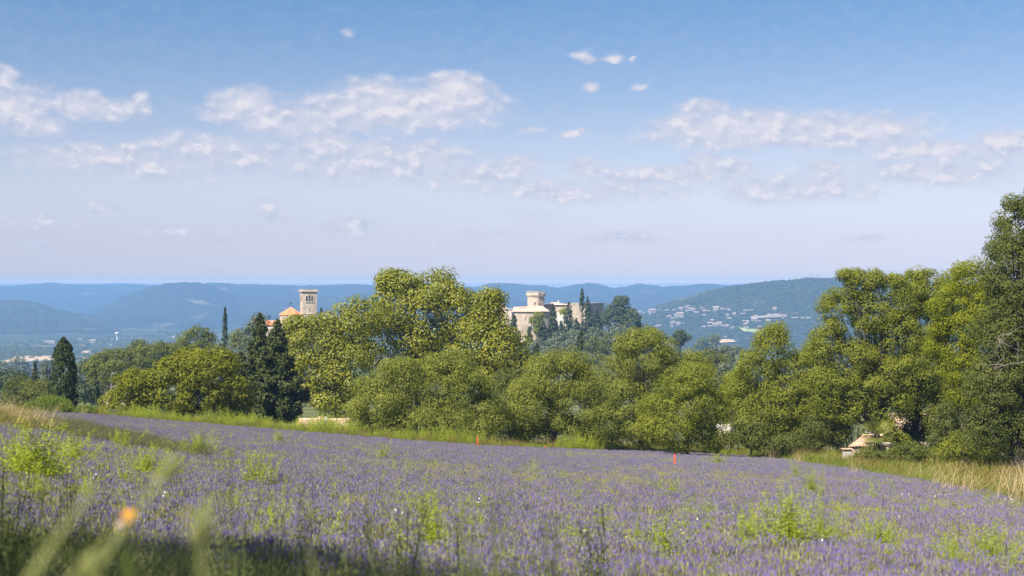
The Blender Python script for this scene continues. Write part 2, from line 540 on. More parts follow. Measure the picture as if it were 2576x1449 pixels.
M['grass'] = leaf_mat('meadow_grass', (.125, .165, .024), (.245, .262, .044), trans=.4, rough=.6)
M['grass_green'] = leaf_mat('green_grass', (.11, .165, .022), (.21, .265, .040), trans=.4, rough=.6)
M['ochre'] = leaf_mat('ochre_grass', (.155, .120, .030), (.270, .195, .055), trans=.35, rough=.6)
M['margin'] = leaf_mat('margin_grass', (.090, .115, .050), (.260, .265, .105), trans=.4, rough=.6)
M['dry'] = leaf_mat('dry_grass', (.42, .30, .15), (.62, .48, .30), trans=.35, rough=.6)
M['bank'] = leaf_mat('bank_grass', (.045, .060, .024), (.120, .120, .050), trans=.3, rough=.6)
M['bark'] = noise_mat('bark', (.035, .028, .022), (.075, .062, .048), 6.0, bump=.03)
M['bark_pale'] = noise_mat('pale_dead_wood', (.17, .15, .13), (.26, .23, .20), 5.0)
M['lav_flower'] = leaf_mat('lavender_flower', (.166, .130, .332), (.292, .230, .485), trans=.25, tcol=1.0, rough=.7, spec=.1)
M['lav_flower'].node_tree.nodes  # purple spikes
M['lav_stem'] = leaf_mat('lavender_stem', (.21, .23, .060), (.38, .37, .12), trans=.3, rough=.6)
M['lav_leaf'] = leaf_mat('lavender_leaf', (.085, .110, .060), (.150, .180, .095), trans=.2, rough=.7)
M['stone'] = noise_mat('pale_limestone', (.38, .305, .235), (.52, .435, .345), .9, 8, c3=(.32, .26, .205), scale3=.25)
M['stone_white'] = noise_mat('cut_limestone', (.45, .39, .31), (.53, .46, .38), 1.5, 6)
M['stone_grey'] = noise_mat('grey_stone', (.33, .29, .25), (.43, .38, .33), .9, 8)
M['render'] = noise_mat('pale_render', (.48, .40, .33), (.56, .48, .40), .4, 4)
M['render_white'] = noise_mat('white_render', (.58, .54, .48), (.70, .66, .60), .3, 3)
M['tile'] = noise_mat('old_clay_tile', (.40, .22, .13), (.62, .42, .29), 2.2, 6, c3=(.50, .36, .27), scale3=.5)
M['tile_red'] = noise_mat('red_clay_tile', (.56, .16, .055), (.66, .24, .09), .8, 6)
M['tile_pale'] = noise_mat('bleached_clay_tile', (.46, .31, .23), (.58, .43, .34), .6, 5)
M['opening'] = noise_mat('dark_opening', (.035, .035, .042), (.055, .055, .062), 1.0)
M['shutter'] = noise_mat('white_painted_shutter', (.66, .66, .66), (.74, .74, .74), 1.0)
M['iron'] = noise_mat('dark_iron', (.035, .033, .035), (.06, .055, .055), 1.0, rough=.6)
M['steel'] = noise_mat('galvanised_steel', (.30, .31, .33), (.38, .39, .41), 1.0, rough=.5)
M['concrete'] = noise_mat('pale_concrete', (.50, .49, .48), (.62, .61, .60), .2, 4)
M['orange'] = noise_mat('orange_plastic', (.50, .085, .028), (.58, .11, .035), 4.0, rough=.45, spec=.4)
M['petal_orange'] = leaf_mat('orange_petal', (.74, .34, .008), (.80, .42, .012), trans=.35)
M['petal_pink'] = leaf_mat('pale_pink_petal', (.75, .50, .48), (.85, .66, .62), trans=.4)
M['petal_white'] = leaf_mat('white_petal', (.80, .80, .78), (.86, .86, .84), trans=.3)
M['stalk'] = leaf_mat('grass_stalk', (.20, .22, .065), (.36, .37, .14), trans=.3)
M['wheat'] = noise_mat('ripe_wheat', (.42, .30, .17), (.52, .38, .23), .06, 5)
M['meadow'] = noise_mat('pale_meadow', (.22, .27, .10), (.34, .36, .16), .03, 5)
M['lav_far'] = noise_mat('distant_lavender_rows', (.20, .17, .32), (.30, .26, .40), .05, 5)
M['scrub_field'] = noise_mat('bare_terrace', (.22, .19, .15), (.30, .26, .20), .05, 5)

# ------------------------------------------------------------------ ground sheet, hills, haze
def ground_material():
    m, t, out = mat('ground_cover')
    geo = NN(t, 'ShaderNodeNewGeometry')
    ln = vmath(t, 'LENGTH', geo.outputs['Position'])

    def nz(scale, detail, c1, c2, lo=.4, hi=.6):
        n = NN(t, 'ShaderNodeTexNoise')
        n.inputs['Scale'].default_value = scale; n.inputs['Detail'].default_value = detail
        t.links.new(geo.outputs['Position'], n.inputs['Vector'])
        r = NN(t, 'ShaderNodeMapRange'); r.inputs[1].default_value = lo; r.inputs[2].default_value = hi
        t.links.new(n.outputs['Fac'], r.inputs[0])
        x = NN(t, 'ShaderNodeMix', data_type='RGBA')
        for i, c in ((6, c1), (7, c2)):
            if isinstance(c, tuple): x.inputs[i].default_value = (*c, 1)
            else: t.links.new(c, x.inputs[i])
        t.links.new(r.outputs[0], x.inputs[0])
        return x.outputs[2]
    near = nz(1.3, 6, (.10, .095, .045), (.19, .165, .085))
    mid = nz(.05, 5, (.060, .078, .026), (.130, .130, .050))
    fields = nz(.006, 3, (.050, .066, .028), (.16, .15, .07), .5, .62)
    far = nz(.03, 5, (.034, .048, .022), fields, .38, .62)

    def blend(a, b, lo, hi):
        r = NN(t, 'ShaderNodeMapRange'); r.inputs[1].default_value = lo; r.inputs[2].default_value = hi
        t.links.new(ln, r.inputs[0])
        x = NN(t, 'ShaderNodeMix', data_type='RGBA')
        t.links.new(r.outputs[0], x.inputs[0]); t.links.new(a, x.inputs[6]); t.links.new(b, x.inputs[7])
        return x.outputs[2]
    c = blend(blend(near, mid, 100, 160), far, 400, 1200)
    bs = NN(t, 'ShaderNodeBsdfPrincipled')
    bs.inputs['Roughness'].default_value = .95; bs.inputs['Specular IOR Level'].default_value = .1
    t.links.new(c, bs.inputs['Base Color'])
    t.links.new(bs.outputs[0], out.inputs['Surface'])
    return m


def build_ground():
    az = np.concatenate([np.linspace(-math.pi, -.5, 60, endpoint=False), np.linspace(-.5, .5, 220, endpoint=False), np.linspace(.5, math.pi, 60, endpoint=False)])
    r = np.concatenate([[.3], np.geomspace(.8, 130, 90), np.geomspace(134, 14000, 130)])
    A, R = np.meshgrid(az, r)
    X, Y = R * np.sin(A), R * np.cos(A)
    Z = ground_z(X, Y)
    n, mr = len(az), len(r)
    V = np.stack([X, Y, Z], -1).reshape(-1, 3)
    i, j = np.meshgrid(np.arange(mr - 1), np.arange(n), indexing='ij')
    jn = (j + 1) % n
    q = np.stack([i * n + j, i * n + jn, (i + 1) * n + jn, (i + 1) * n + j], -1).reshape(-1, 4)
    q = q[:, ::-1]
    V = np.vstack([V, [[0, 0, float(ground_z(0, 0))]]])
    tri = [[n * mr, (k + 1) % n, k] for k in range(n)]
    ff = np.concatenate([q.ravel(), np.ravel(tri)])
    me = mesh_np('ground', V, ff, [4] * len(q) + [3] * n, [ground_material()], smooth=True)
    tag(link('ground', me), kind='structure')


def hill_material(name, c1, c2, clear, sc=.10, bump=5.0, clo=.60):
    m, t, out = mat(name)
    geo = NN(t, 'ShaderNodeNewGeometry')
    n1 = NN(t, 'ShaderNodeTexNoise'); n1.inputs['Scale'].default_value = sc; n1.inputs['Detail'].default_value = 5
    n2 = NN(t, 'ShaderNodeTexNoise'); n2.inputs['Scale'].default_value = .006; n2.inputs['Detail'].default_value = 6; n2.inputs['Roughness'].default_value = .6
    for n in (n1, n2): t.links.new(geo.outputs['Position'], n.inputs['Vector'])
    r1 = NN(t, 'ShaderNodeMapRange'); r1.inputs[1].default_value = .38; r1.inputs[2].default_value = .62
    t.links.new(n1.outputs['Fac'], r1.inputs[0])
    x = NN(t, 'ShaderNodeMix', data_type='RGBA'); x.inputs[6].default_value = (*c1, 1); x.inputs[7].default_value = (*c2, 1)
    t.links.new(r1.outputs[0], x.inputs[0])
    r2 = NN(t, 'ShaderNodeMapRange'); r2.inputs[1].default_value = clo; r2.inputs[2].default_value = clo + .1
    t.links.new(n2.outputs['Fac'], r2.inputs[0])
    x2 = NN(t, 'ShaderNodeMix', data_type='RGBA'); x2.inputs[7].default_value = (*clear, 1)
    t.links.new(math_node(t, 'MULTIPLY', r2.outputs[0], .75), x2.inputs[0]); t.links.new(x.outputs[2], x2.inputs[6])
    bp = NN(t, 'ShaderNodeBump'); bp.inputs['Distance'].default_value = bump
    t.links.new(n1.outputs['Fac'], bp.inputs['Height'])
    bs = NN(t, 'ShaderNodeBsdfPrincipled'); bs.inputs['Roughness'].default_value = .95; bs.inputs['Specular IOR Level'].default_value = .05
    t.links.new(x2.outputs[2], bs.inputs['Base Color']); t.links.new(bp.outputs[0], bs.inputs['Normal'])
    t.links.new(bs.outputs[0], out.inputs['Surface'])
    return m


def build_hills():
    mm = hill_material('wooded_slope', (.014, .024, .014), (.038, .050, .026), (.24, .21, .13))
    for h in HILLS:
        name, crest, D, Wf, Wb, rough = h
        u0, u1 = max(crest[0][0], -420), min(crest[-1][0], 3000)
        nu = int(min(700, (u1 - u0) / 3.2))
        us = np.linspace(u0, u1, nu)
        ys = np.concatenate([np.linspace(D - Wf, D, 130), np.linspace(D, D + Wb, 24)[1:]])
        U, Y = np.meshgrid(us, ys)
        X = (U - 1288) / F * Y
        Z = hill_z(h, X, Y)
        # tree tops along the wooded crest
        Z = Z + 5.0 * vnoise(X / 7.0, Y / 9.0) * np.clip((Y - D + Wf) / 200, 0, 1)
        m, n = U.shape
        i, j = np.meshgrid(np.arange(m - 1), np.arange(n - 1), indexing='ij')
        q = np.stack([i * n + j, i * n + j + 1, (i + 1) * n + j + 1, (i + 1) * n + j], -1).reshape(-1, 4)
        me = mesh_np(name, np.stack([X, Y, Z], -1).reshape(-1, 3), q, [4] * len(q), [mm], smooth=True)
        tag(link('hill', me), kind='structure')


HAZE_DENSITY = 0.00018
HAZE_COLOR = (.285, .53, .95)


def build_haze():
    m, t, out = mat('haze_air')
    pv = NN(t, 'ShaderNodeVolumePrincipled')
    pv.inputs['Color'].default_value = (*HAZE_COLOR, 1)
    pv.inputs['Density'].default_value = HAZE_DENSITY
    pv.inputs['Anisotropy'].default_value = 0.0
    t.links.new(pv.outputs[0], out.inputs['Volume'])
    b = MB()
    b.box(-14500, 14500, -14500, 14500, -145, 38)
    o = b.build('haze', m)
    tag(o, kind='stuff')


build_ground()
build_hills()
build_haze()


def draped(name, uv, mt, hill=None, lift=1.2, n=14):
    """A field on the far land: the outline as seen, laid on the ground where it lies."""
    c = [hit(u, v, 300, hill=hill) for u, v in uv]
    k = np.linspace(0, 1, n)
    a, b, d, e = [np.array(p) for p in c]
    V = []
    for s in k:
        for r in k:
            p = (a * (1 - r) + b * r) * (1 - s) + (e * (1 - r) + d * r) * s
            x, y = p[0], p[1]
            x += (vnoise(x / 40, y / 40) - .5) * 10; y += (vnoise(x / 60 + 9, y / 60) - .5) * 25
            z = float(ground_z(x, y))
            for h in HILLS:
                if h[2] - h[3] < y < h[2] + h[4]:
                    z = max(z, float(hill_z(h, np.array(x), np.array(y))) + 4.0)
            V.append((x, y, z + lift))
    q = [(i * n + j, i * n + j + 1, (i + 1) * n + j + 1, (i + 1) * n + j) for i in range(n - 1) for j in range(n - 1)]
    me = mesh_np(name, V, q, [4] * len(q), [mt], smooth=True)
    return tag(link(name, me), kind='structure')


draped('wheat_field', [(2, 914), (128, 908), (126, 897), (40, 898)], M['wheat'])
draped('lavender_field_far', [(40, 944), (122, 940), (122, 925), (50, 926)], M['lav_far'])
draped('wheat_field', [(200, 890), (232, 892), (236, 884), (210, 884)], M['wheat'])
draped('meadow_field', [(1870, 840), (1906, 842), (1914, 833), (1856, 831)], M['meadow'])
draped('wheat_field', [(1786, 871), (1856, 869), (1852, 864), (1806, 864)], M['wheat'])
draped('terrace_field', [(1886, 809), (1972, 804), (1976, 799), (1894, 803)], M['scrub_field'], hill='village_hill')


# ------------------------------------------------------------------ scattering (one object, many small copies)
def scatter(name, pts, rotz, tilt, scl, variants, idx, kind='stuff'):
    me = bpy.data.meshes.new(name)
    n = len(pts)
    me.vertices.add(n)
    me.vertices.foreach_set('co', np.asarray(pts, np.float32).ravel())
    rot = np.zeros((n, 3), np.float32)
    rot[:, 0:2] = tilt; rot[:, 2] = rotz
    a = me.attributes.new('turn', 'FLOAT_VECTOR', 'POINT'); a.data.foreach_set('vector', rot.ravel())
    a = me.attributes.new('size', 'FLOAT', 'POINT'); a.data.foreach_set('value', np.asarray(scl, np.float32))
    a = me.attributes.new('pick', 'INT', 'POINT'); a.data.foreach_set('value', np.asarray(idx, np.int32))
    o = link(name, me)
    g = bpy.data.node_groups.new(name + '_spread', 'GeometryNodeTree')
    g.interface.new_socket('Geometry', in_out='INPUT', socket_type='NodeSocketGeometry')
    g.interface.new_socket('Geometry', in_out='OUTPUT', socket_type='NodeSocketGeometry')
    gi, go = g.nodes.new('NodeGroupInput'), g.nodes.new('NodeGroupOutput')
    g2i = g.nodes.new('GeometryNodeGeometryToInstance')
    for vo in reversed(variants):
        oi = g.nodes.new('GeometryNodeObjectInfo')
        oi.inputs['Object'].default_value = vo
        g.links.new(oi.outputs['Geometry'], g2i.inputs[0])
    ip = g.nodes.new('GeometryNodeInstanceOnPoints')
    ip.inputs['Pick Instance'].default_value = True

    def attr(nm, typ):
        x = g.nodes.new('GeometryNodeInputNamedAttribute'); x.data_type = typ
        x.inputs['Name'].default_value = nm
        return x.outputs[0]
    e2r = g.nodes.new('FunctionNodeEulerToRotation')
    g.links.new(attr('turn', 'FLOAT_VECTOR'), e2r.inputs[0])
    g.links.new(gi.outputs[0], ip.inputs['Points'])
    g.links.new(g2i.outputs[0], ip.inputs['Instance'])
    g.links.new(attr('pick', 'INT'), ip.inputs['Instance Index'])
    g.links.new(e2r.outputs[0], ip.inputs['Rotation'])
    g.links.new(attr('size', 'FLOAT'), ip.inputs['Scale'])
    g.links.new(ip.outputs[0], go.inputs[0])
    md = o.modifiers.new('spread', 'NODES')
    md.node_group = g
    return tag(o, kind=kind)


def proto(name, me):
    return bpy.data.objects.new(name, me)       # source for scatter(); not itself part of the scene


# ------------------------------------------------------------------ foliage
def unit(v):
    return v / (np.linalg.norm(v, axis=-1, keepdims=True) + 1e-9)


def rdir(r, n):
    return unit(r.normal(size=(n, 3)))


def leaf_quads(C, Nrm, L, Wd, r, along=None, fold=.18):
    """Kite-shaped leaves: centres, facing directions, lengths, widths."""
    n = len(C)
    Nrm = unit(Nrm)
    if along is None:
        along = r.normal(size=(n, 3))
    T = unit(along - (along * Nrm).sum(1, keepdims=True) * Nrm)
    B = np.cross(Nrm, T)
    L = np.broadcast_to(L, (n,))[:, None]; Wd = np.broadcast_to(Wd, (n,))[:, None]
    V = np.stack([C - T * L * .5, C + B * Wd * .5 + Nrm * Wd * fold, C + T * L * .5, C - B * Wd * .5 + Nrm * Wd * fold], 1)
    return V.reshape(-1, 3)


def leaf_mesh(name, V, mats, tint, mat_idx=None):
    n = len(V) // 4
    return mesh_np(name, V, np.arange(4 * n), np.full(n, 4), mats, tint, mat_idx)


LEAF_TOTAL = [0]


def crown_leaves(lobes, r, leaf, clump, cover, flat=.75, density=1.0, up=.55):
    """lobes: (centre, radii). Leaves gathered in small clumps over the lobes."""
    Cs, Ds, Rs = [], [], []
    L = np.array([np.r_[c, q] for c, q in lobes])
    for c, q in lobes:
        c = np.asarray(c, float); q = np.asarray(q, float)
        area = 4 * np.pi * (((q[0] * q[1]) ** 1.6 + (q[0] * q[2]) ** 1.6 + (q[1] * q[2]) ** 1.6) / 3) ** (1 / 1.6)
        n = max(4, int(area / (np.pi * clump ** 2) * 1.45 * density))
        d = rdir(r, n)
        p = c + d * q * np.where(r.random((n, 1)) < .22, r.uniform(.35, .8, (n, 1)), r.uniform(.74, 1.04, (n, 1)))
        # drop clumps buried in other lobes
        rel = (p[:, None] - L[None, :, :3]) / L[None, :, 3:]
        dist = np.linalg.norm(rel, axis=2)
        keep = (dist < .62).sum(1) == 0
        Cs.append(p[keep]); Ds.append(unit(d[keep] / q)); Rs.append(clump * r.uniform(.55, 1.45, keep.sum()))
    C, D, R = np.vstack(Cs), np.vstack(Ds), np.concatenate(Rs)
    per = np.maximum(3, (cover * 5.6 * (R / leaf) ** 2).astype(int))
    k = np.repeat(np.arange(len(C)), per)
    n = len(k)
    d = rdir(r, n)
    off = d * (R[k] * r.uniform(.30, 1.0, n) ** .35)[:, None]
    off[:, 2] *= flat
    P = C[k] + off
    Nr = D[k] * .35 + d * 1.0 + np.array([0, 0, up * .4]) + r.normal(size=(n, 3)) * .30
    s = leaf * r.uniform(.7, 1.35, n)
    V = leaf_quads(P, Nr, s, s * .72, r)
    tint = np.clip(r.normal(.45, .13, n) + (r.random(len(C))[k] - .5) * .55, 0, 1)
    LEAF_TOTAL[0] += n
    return V, tint, C


def lobes_from(ells, Y, r, kids=7, depth=.95, spread=.35, child=.5):
    out = []
    k = Y / F
    for e in ells:
        u, v, ru, rv = e[:4]
        a, b = ru * k, rv * k
        dy = (r.random() - .5) * 2 * spread * a + (e[4] if len(e) > 4 else 0)
        c = np.array(UV(u, v, Y)) ; c[1] += dy
        dp = depth * (a + b) / 2
        out.append((c, np.array([a, dp, b]) * .90))
        for _ in range(kids):
            d = rdir(r, 1)[0]
            if d[2] < -.35: d[2] *= -1
            s = child * r.uniform(.6, 1.15)
            out.append((c + d * np.array([a, dp, b]) * r.uniform(.55, .72), np.array([a, (a + b) / 2, b]) * s * .85))
    return out


def limbs(base, lobes, r, rad, twig_to=None, lean=0.0, forks=None):
    """Trunk and limbs that reach into the lobes, as tubes."""
    mb = MB()
    base = np.asarray(base, float)
    cen = np.mean([c for c, q in lobes], axis=0)
    low = min(c[2] - q[2] for c, q in lobes)
    fork = base + (cen - base) * np.array([.35, .35, .42])
    mid = (base + fork) / 2 + r.normal(size=3) * np.array([.1, .1, 0])
    below = base - np.array([0, 0, .4])
    mb.tube([below, base + [0, 0, .1], mid, fork], [rad * 1.35, rad * 1.1, rad * .9, rad * .75], 8)
    n = 0
    for c, q in lobes:
        if np.linalg.norm(q) < .25: continue
        st = fork if r.random() < .6 else mid
        ln = np.linalg.norm(c - st)
        ctl = st + (c - st) * np.array([.30, .30, .62]) + r.normal(size=3) * .04 * ln
        e = c + rdir(r, 1)[0] * q * .35
        tt = np.linspace(0, 1, 6)[:, None]
        mb.tube((1 - tt) ** 2 * st + 2 * tt * (1 - tt) * ctl + tt ** 2 * e, rad * np.array([.32, .24, .17, .11, .07, .03]), 5)
        n += 1
    if twig_to is not None and len(twig_to):
        Cc = np.array([c for c, q in lobes])
        pick = twig_to[r.choice(len(twig_to), min(60, len(twig_to)), replace=False)]
        for p in pick:
            c = Cc[np.argmin(((Cc - p) ** 2).sum(1))]
            mb.tube([c, (c + p) / 2 + r.normal(size=3) * .1, p], [rad * .13, rad * .08, rad * .03], 4)
    return mb


def tree(name, label, cat, Y, ells, mt, seed, ub=None, leaf_px=1.65, clump_px=8.5, cover=.85, density=1.0, group=None,
         rad=None, kids=7, leaf_min=.10, barkm='bark', flat=.75, up=.55, child=.5, spread=.35):
    """Broadleaf tree: ells are (u, v, half width, half height) as measured in the photo at distance Y."""
    r = np.random.default_rng(seed)
    ub = np.mean([e[0] for e in ells]) if ub is None else ub
    X = (ub - 1288) / F * Y
    base = Vector((X, Y, float(ground_z(X, Y))))
    lobes = lobes_from(ells, Y, r, kids, child=child, spread=spread)
    leaf = max(leaf_min, leaf_px * Y / 1422)
    clump = clump_px * Y / 1422
    V, tint, C = crown_leaves(lobes, r, leaf, clump, cover, flat, density, up)
    # nothing grows below the ground
    cz = V.reshape(-1, 4, 3).mean(1)
    ok = cz[:, 2] > ground_z(cz[:, 0], cz[:, 1]) + .05
    V = V.reshape(-1, 4, 3)[ok].reshape(-1, 3); tint = tint[ok]
    t = thing(name, label, cat, base, group)
    b = np.array(base)
    tag(link('crown', leaf_mesh('crown', V - b, [mt], tint), t), kind='stuff')
    H = max(c[2] + q[2] for c, q in lobes) - base.z
    mb = limbs(base, [l for i, l in enumerate(lobes) if i % (kids + 1) == 0 or i % 2 == 0], r, rad or (.017 * H + .03), C)
    mb.build('trunk', M[barkm], t, off=base, smooth=True)
    return t


def conifer(name, label, Y, ua, va, vb, hw, mt, seed, cat='tree', group=None, leaf_px=2.4, cover=1.0, shape=.8, droop=.25, ragged=.25, lean=0.0, top=.02):
    """Cone-shaped conifer: apex (ua, va), foot at vb, half width hw."""
    r = np.random.default_rng(seed)
    k = Y / F
    X = (ua - 1288) * k
    gz = float(ground_z(X, Y))
    zt, zb = -(va - 724.5) * k, -(vb - 724.5) * k
    base = Vector((X, Y, min(gz, zb)))
    H = zt - zb
    hw = hw * k
    leaf = max(.12, leaf_px * Y / 1422)
    nb = int(max(40, min(420, 2.2 * np.pi * hw * H / (leaf * 4.5) ** 2)))
    Vs, T = [], []
    mb = MB()
    mb.tube([(X, Y, base.z - .3), (X, Y, zb + H * .5), (X + lean * H, Y, zt - .1)], [.026 * H + .05, .016 * H + .02, .02], 7)
    for i in range(nb):
        f = (i + r.random()) / nb               # 0 foot, 1 apex
        f = 1 - (1 - f) ** 1.15 if False else f ** .9
        a = i * 2.39996 + r.normal() * .3
        ln = hw * ((1 - f) ** shape + top) * r.uniform(1 - ragged, 1 + ragged * .6)
        ln *= .55 + .45 * min(1, f / .12)
        z0 = zb + H * (.04 + .95 * f)
        d = np.array([math.cos(a), math.sin(a), 0])
        s = np.linspace(.12, 1, 6)
        cx0 = X + lean * H * f
        pts = np.array([cx0, Y, z0]) + d * (ln * s)[:, None] + np.array([0, 0, 1.0]) * (ln * (-droop * s + droop * .9 * s ** 3))[:, None]
        if i % 3 == 0:
            mb.tube([(cx0, Y, z0), pts[2], pts[4]], [.035 + .006 * H * (1 - f), .02, .01], 4)
        n = int(max(6, cover * 3.4 * ln * max(.35 * ln, leaf * 1.6) / (leaf * leaf * .5)))
        ss = r.uniform(.12, 1.03, n) ** .75
        P = np.stack([np.interp(ss, s, pts[:, q]) for q in range(3)], 1)
        side = np.cross(d, [0, 0, 1.0])
        wid = ln * .30 * (1 - ss * .75) + leaf * .5
        P = P + side * (r.uniform(-1, 1, n) * wid)[:, None] + np.array([0, 0, 1.0]) * (r.normal(-.25, .5, n) * (leaf * .8 + .06 * ln))[:, None]
        Nr = np.array([0, 0, .9]) + d * .35 + r.normal(size=(n, 3)) * .65
        al = d * 1.0 + side * r.normal(size=(n, 1)) * .7 + np.array([0, 0, -.3]) + r.normal(size=(n, 3)) * .3
        sz = leaf * r.uniform(.8, 1.6, n)
        Vs.append(leaf_quads(P, Nr, sz * 1.35, sz * .5, r, al))
        T.append(np.clip(r.normal(.4, .22, n) + (r.random() - .5) * .4 + .25 * (ss - .6), 0, 1))
    V, T = np.vstack(Vs), np.concatenate(T)
    LEAF_TOTAL[0] += len(T)
    t = thing(name, label, cat, base, group)
    tag(link('crown', leaf_mesh('crown', V - np.array(base), [mt], T), t), kind='stuff')
    mb.build('trunk', M['bark'], t, off=base, smooth=True)
    return t


def cypress(name, label, Y, u, va, vb, hw, seed, cat='tree', group=None, blunt=.5, leaf_px=2.0, cover=1.0, lean=0.0, mt=None, tufts=1.0, trunk=.03):
    """Columnar cypress: upswept tufts packed into a spindle."""
    r = np.random.default_rng(seed)
    k = Y / F
    X = (u - 1288) * k
    gz = float(ground_z(X, Y))
    zt, zb = -(va - 724.5) * k, -(vb - 724.5) * k
    base = Vector((X, Y, min(gz, zb)))
    H, R = zt - zb, hw * k
    leaf = max(.07, leaf_px * Y / 1422)
    tr = max(R * .24, leaf * .8)
    nt = int(max(60, 4.2 * np.pi * R * H / (tr * tr * 5.5) * tufts))
    f = r.random(nt)
    prof = np.minimum(1, (f / .10 + .45)) * (1 - f ** (1.0 + 4.2 * blunt)) ** (.9 if blunt < .3 else .75)
    a = r.uniform(0, 2 * np.pi, nt)
    rr = R * prof * r.uniform(.72, 1.05, nt)
    C = np.stack([X + lean * H * f + rr * np.cos(a), Y + rr * np.sin(a), zb + H * f * .97], 1)
    per = np.maximum(4, (cover * 9 * (tr / leaf) ** 2 * r.uniform(.7, 1.3, nt)).astype(int))
    q = np.repeat(np.arange(nt), per)
    n = len(q)
    d = rdir(r, n)
    th = np.maximum(.35, np.minimum(1, (1 - f[q]) * 3))
    off = d * r.uniform(.2, 1, (n, 1)) ** .6 * tr
    off[:, :2] *= np.minimum(1, rr[q] / tr + .25)[:, None]
    off[:, 2] = off[:, 2] * 2.1 * th + tr * .6 * th
    P = C[q] + off
    out = np.stack([np.cos(a[q]), np.sin(a[q]), np.full(n, .25)], 1)
    Nr = out * .8 + d * .6 + r.normal(size=(n, 3)) * .4
    s = leaf * r.uniform(.7, 1.4, n)
    V = leaf_quads(P, Nr, s * 1.7, s * .6, r, np.array([0, 0, 1.0]) + r.normal(size=(n, 3)) * .35 + out * .3)
    T = np.clip(r.normal(.4, .2, n) + (r.random(nt)[q] - .5) * .5, 0, 1)
    LEAF_TOTAL[0] += n
    t = thing(name, label, cat, base, group)
    tag(link('crown', leaf_mesh('crown', V - np.array(base), [mt or M['cypress']], T), t), kind='stuff')
    mb = MB()
    mb.tube([(X, Y, base.z - .3), (X, Y, zb + H * .4), (X + lean * H * .9, Y, zb + H * .9)], [trunk * H * .5 + .08, .05 + .01 * H, .015], 6)
    mb.build('trunk', M['bark'], t, off=base, smooth=True)
    return t


# ------------------------------------------------------------------ the castle on its hill
def kx(u, D): return (u - 1288) / F * D
def kz(v, D): return -(v - 724.5) / F * D


def turned(mb, cx, cy, ang):
    c, s = math.cos(ang), math.sin(ang)
    mb.v = [(cx + (x - cx) * c - (y - cy) * s, cy + (x - cx) * s + (y - cy) * c, z) for x, y, z in mb.v]
    return mb


def wobble_wall(name, poly, z0, z1, mt, parent, off):
    mb = MB(); mb.ring(poly, z0, poly, z1); return mb.build(name, mt, parent, off=off)


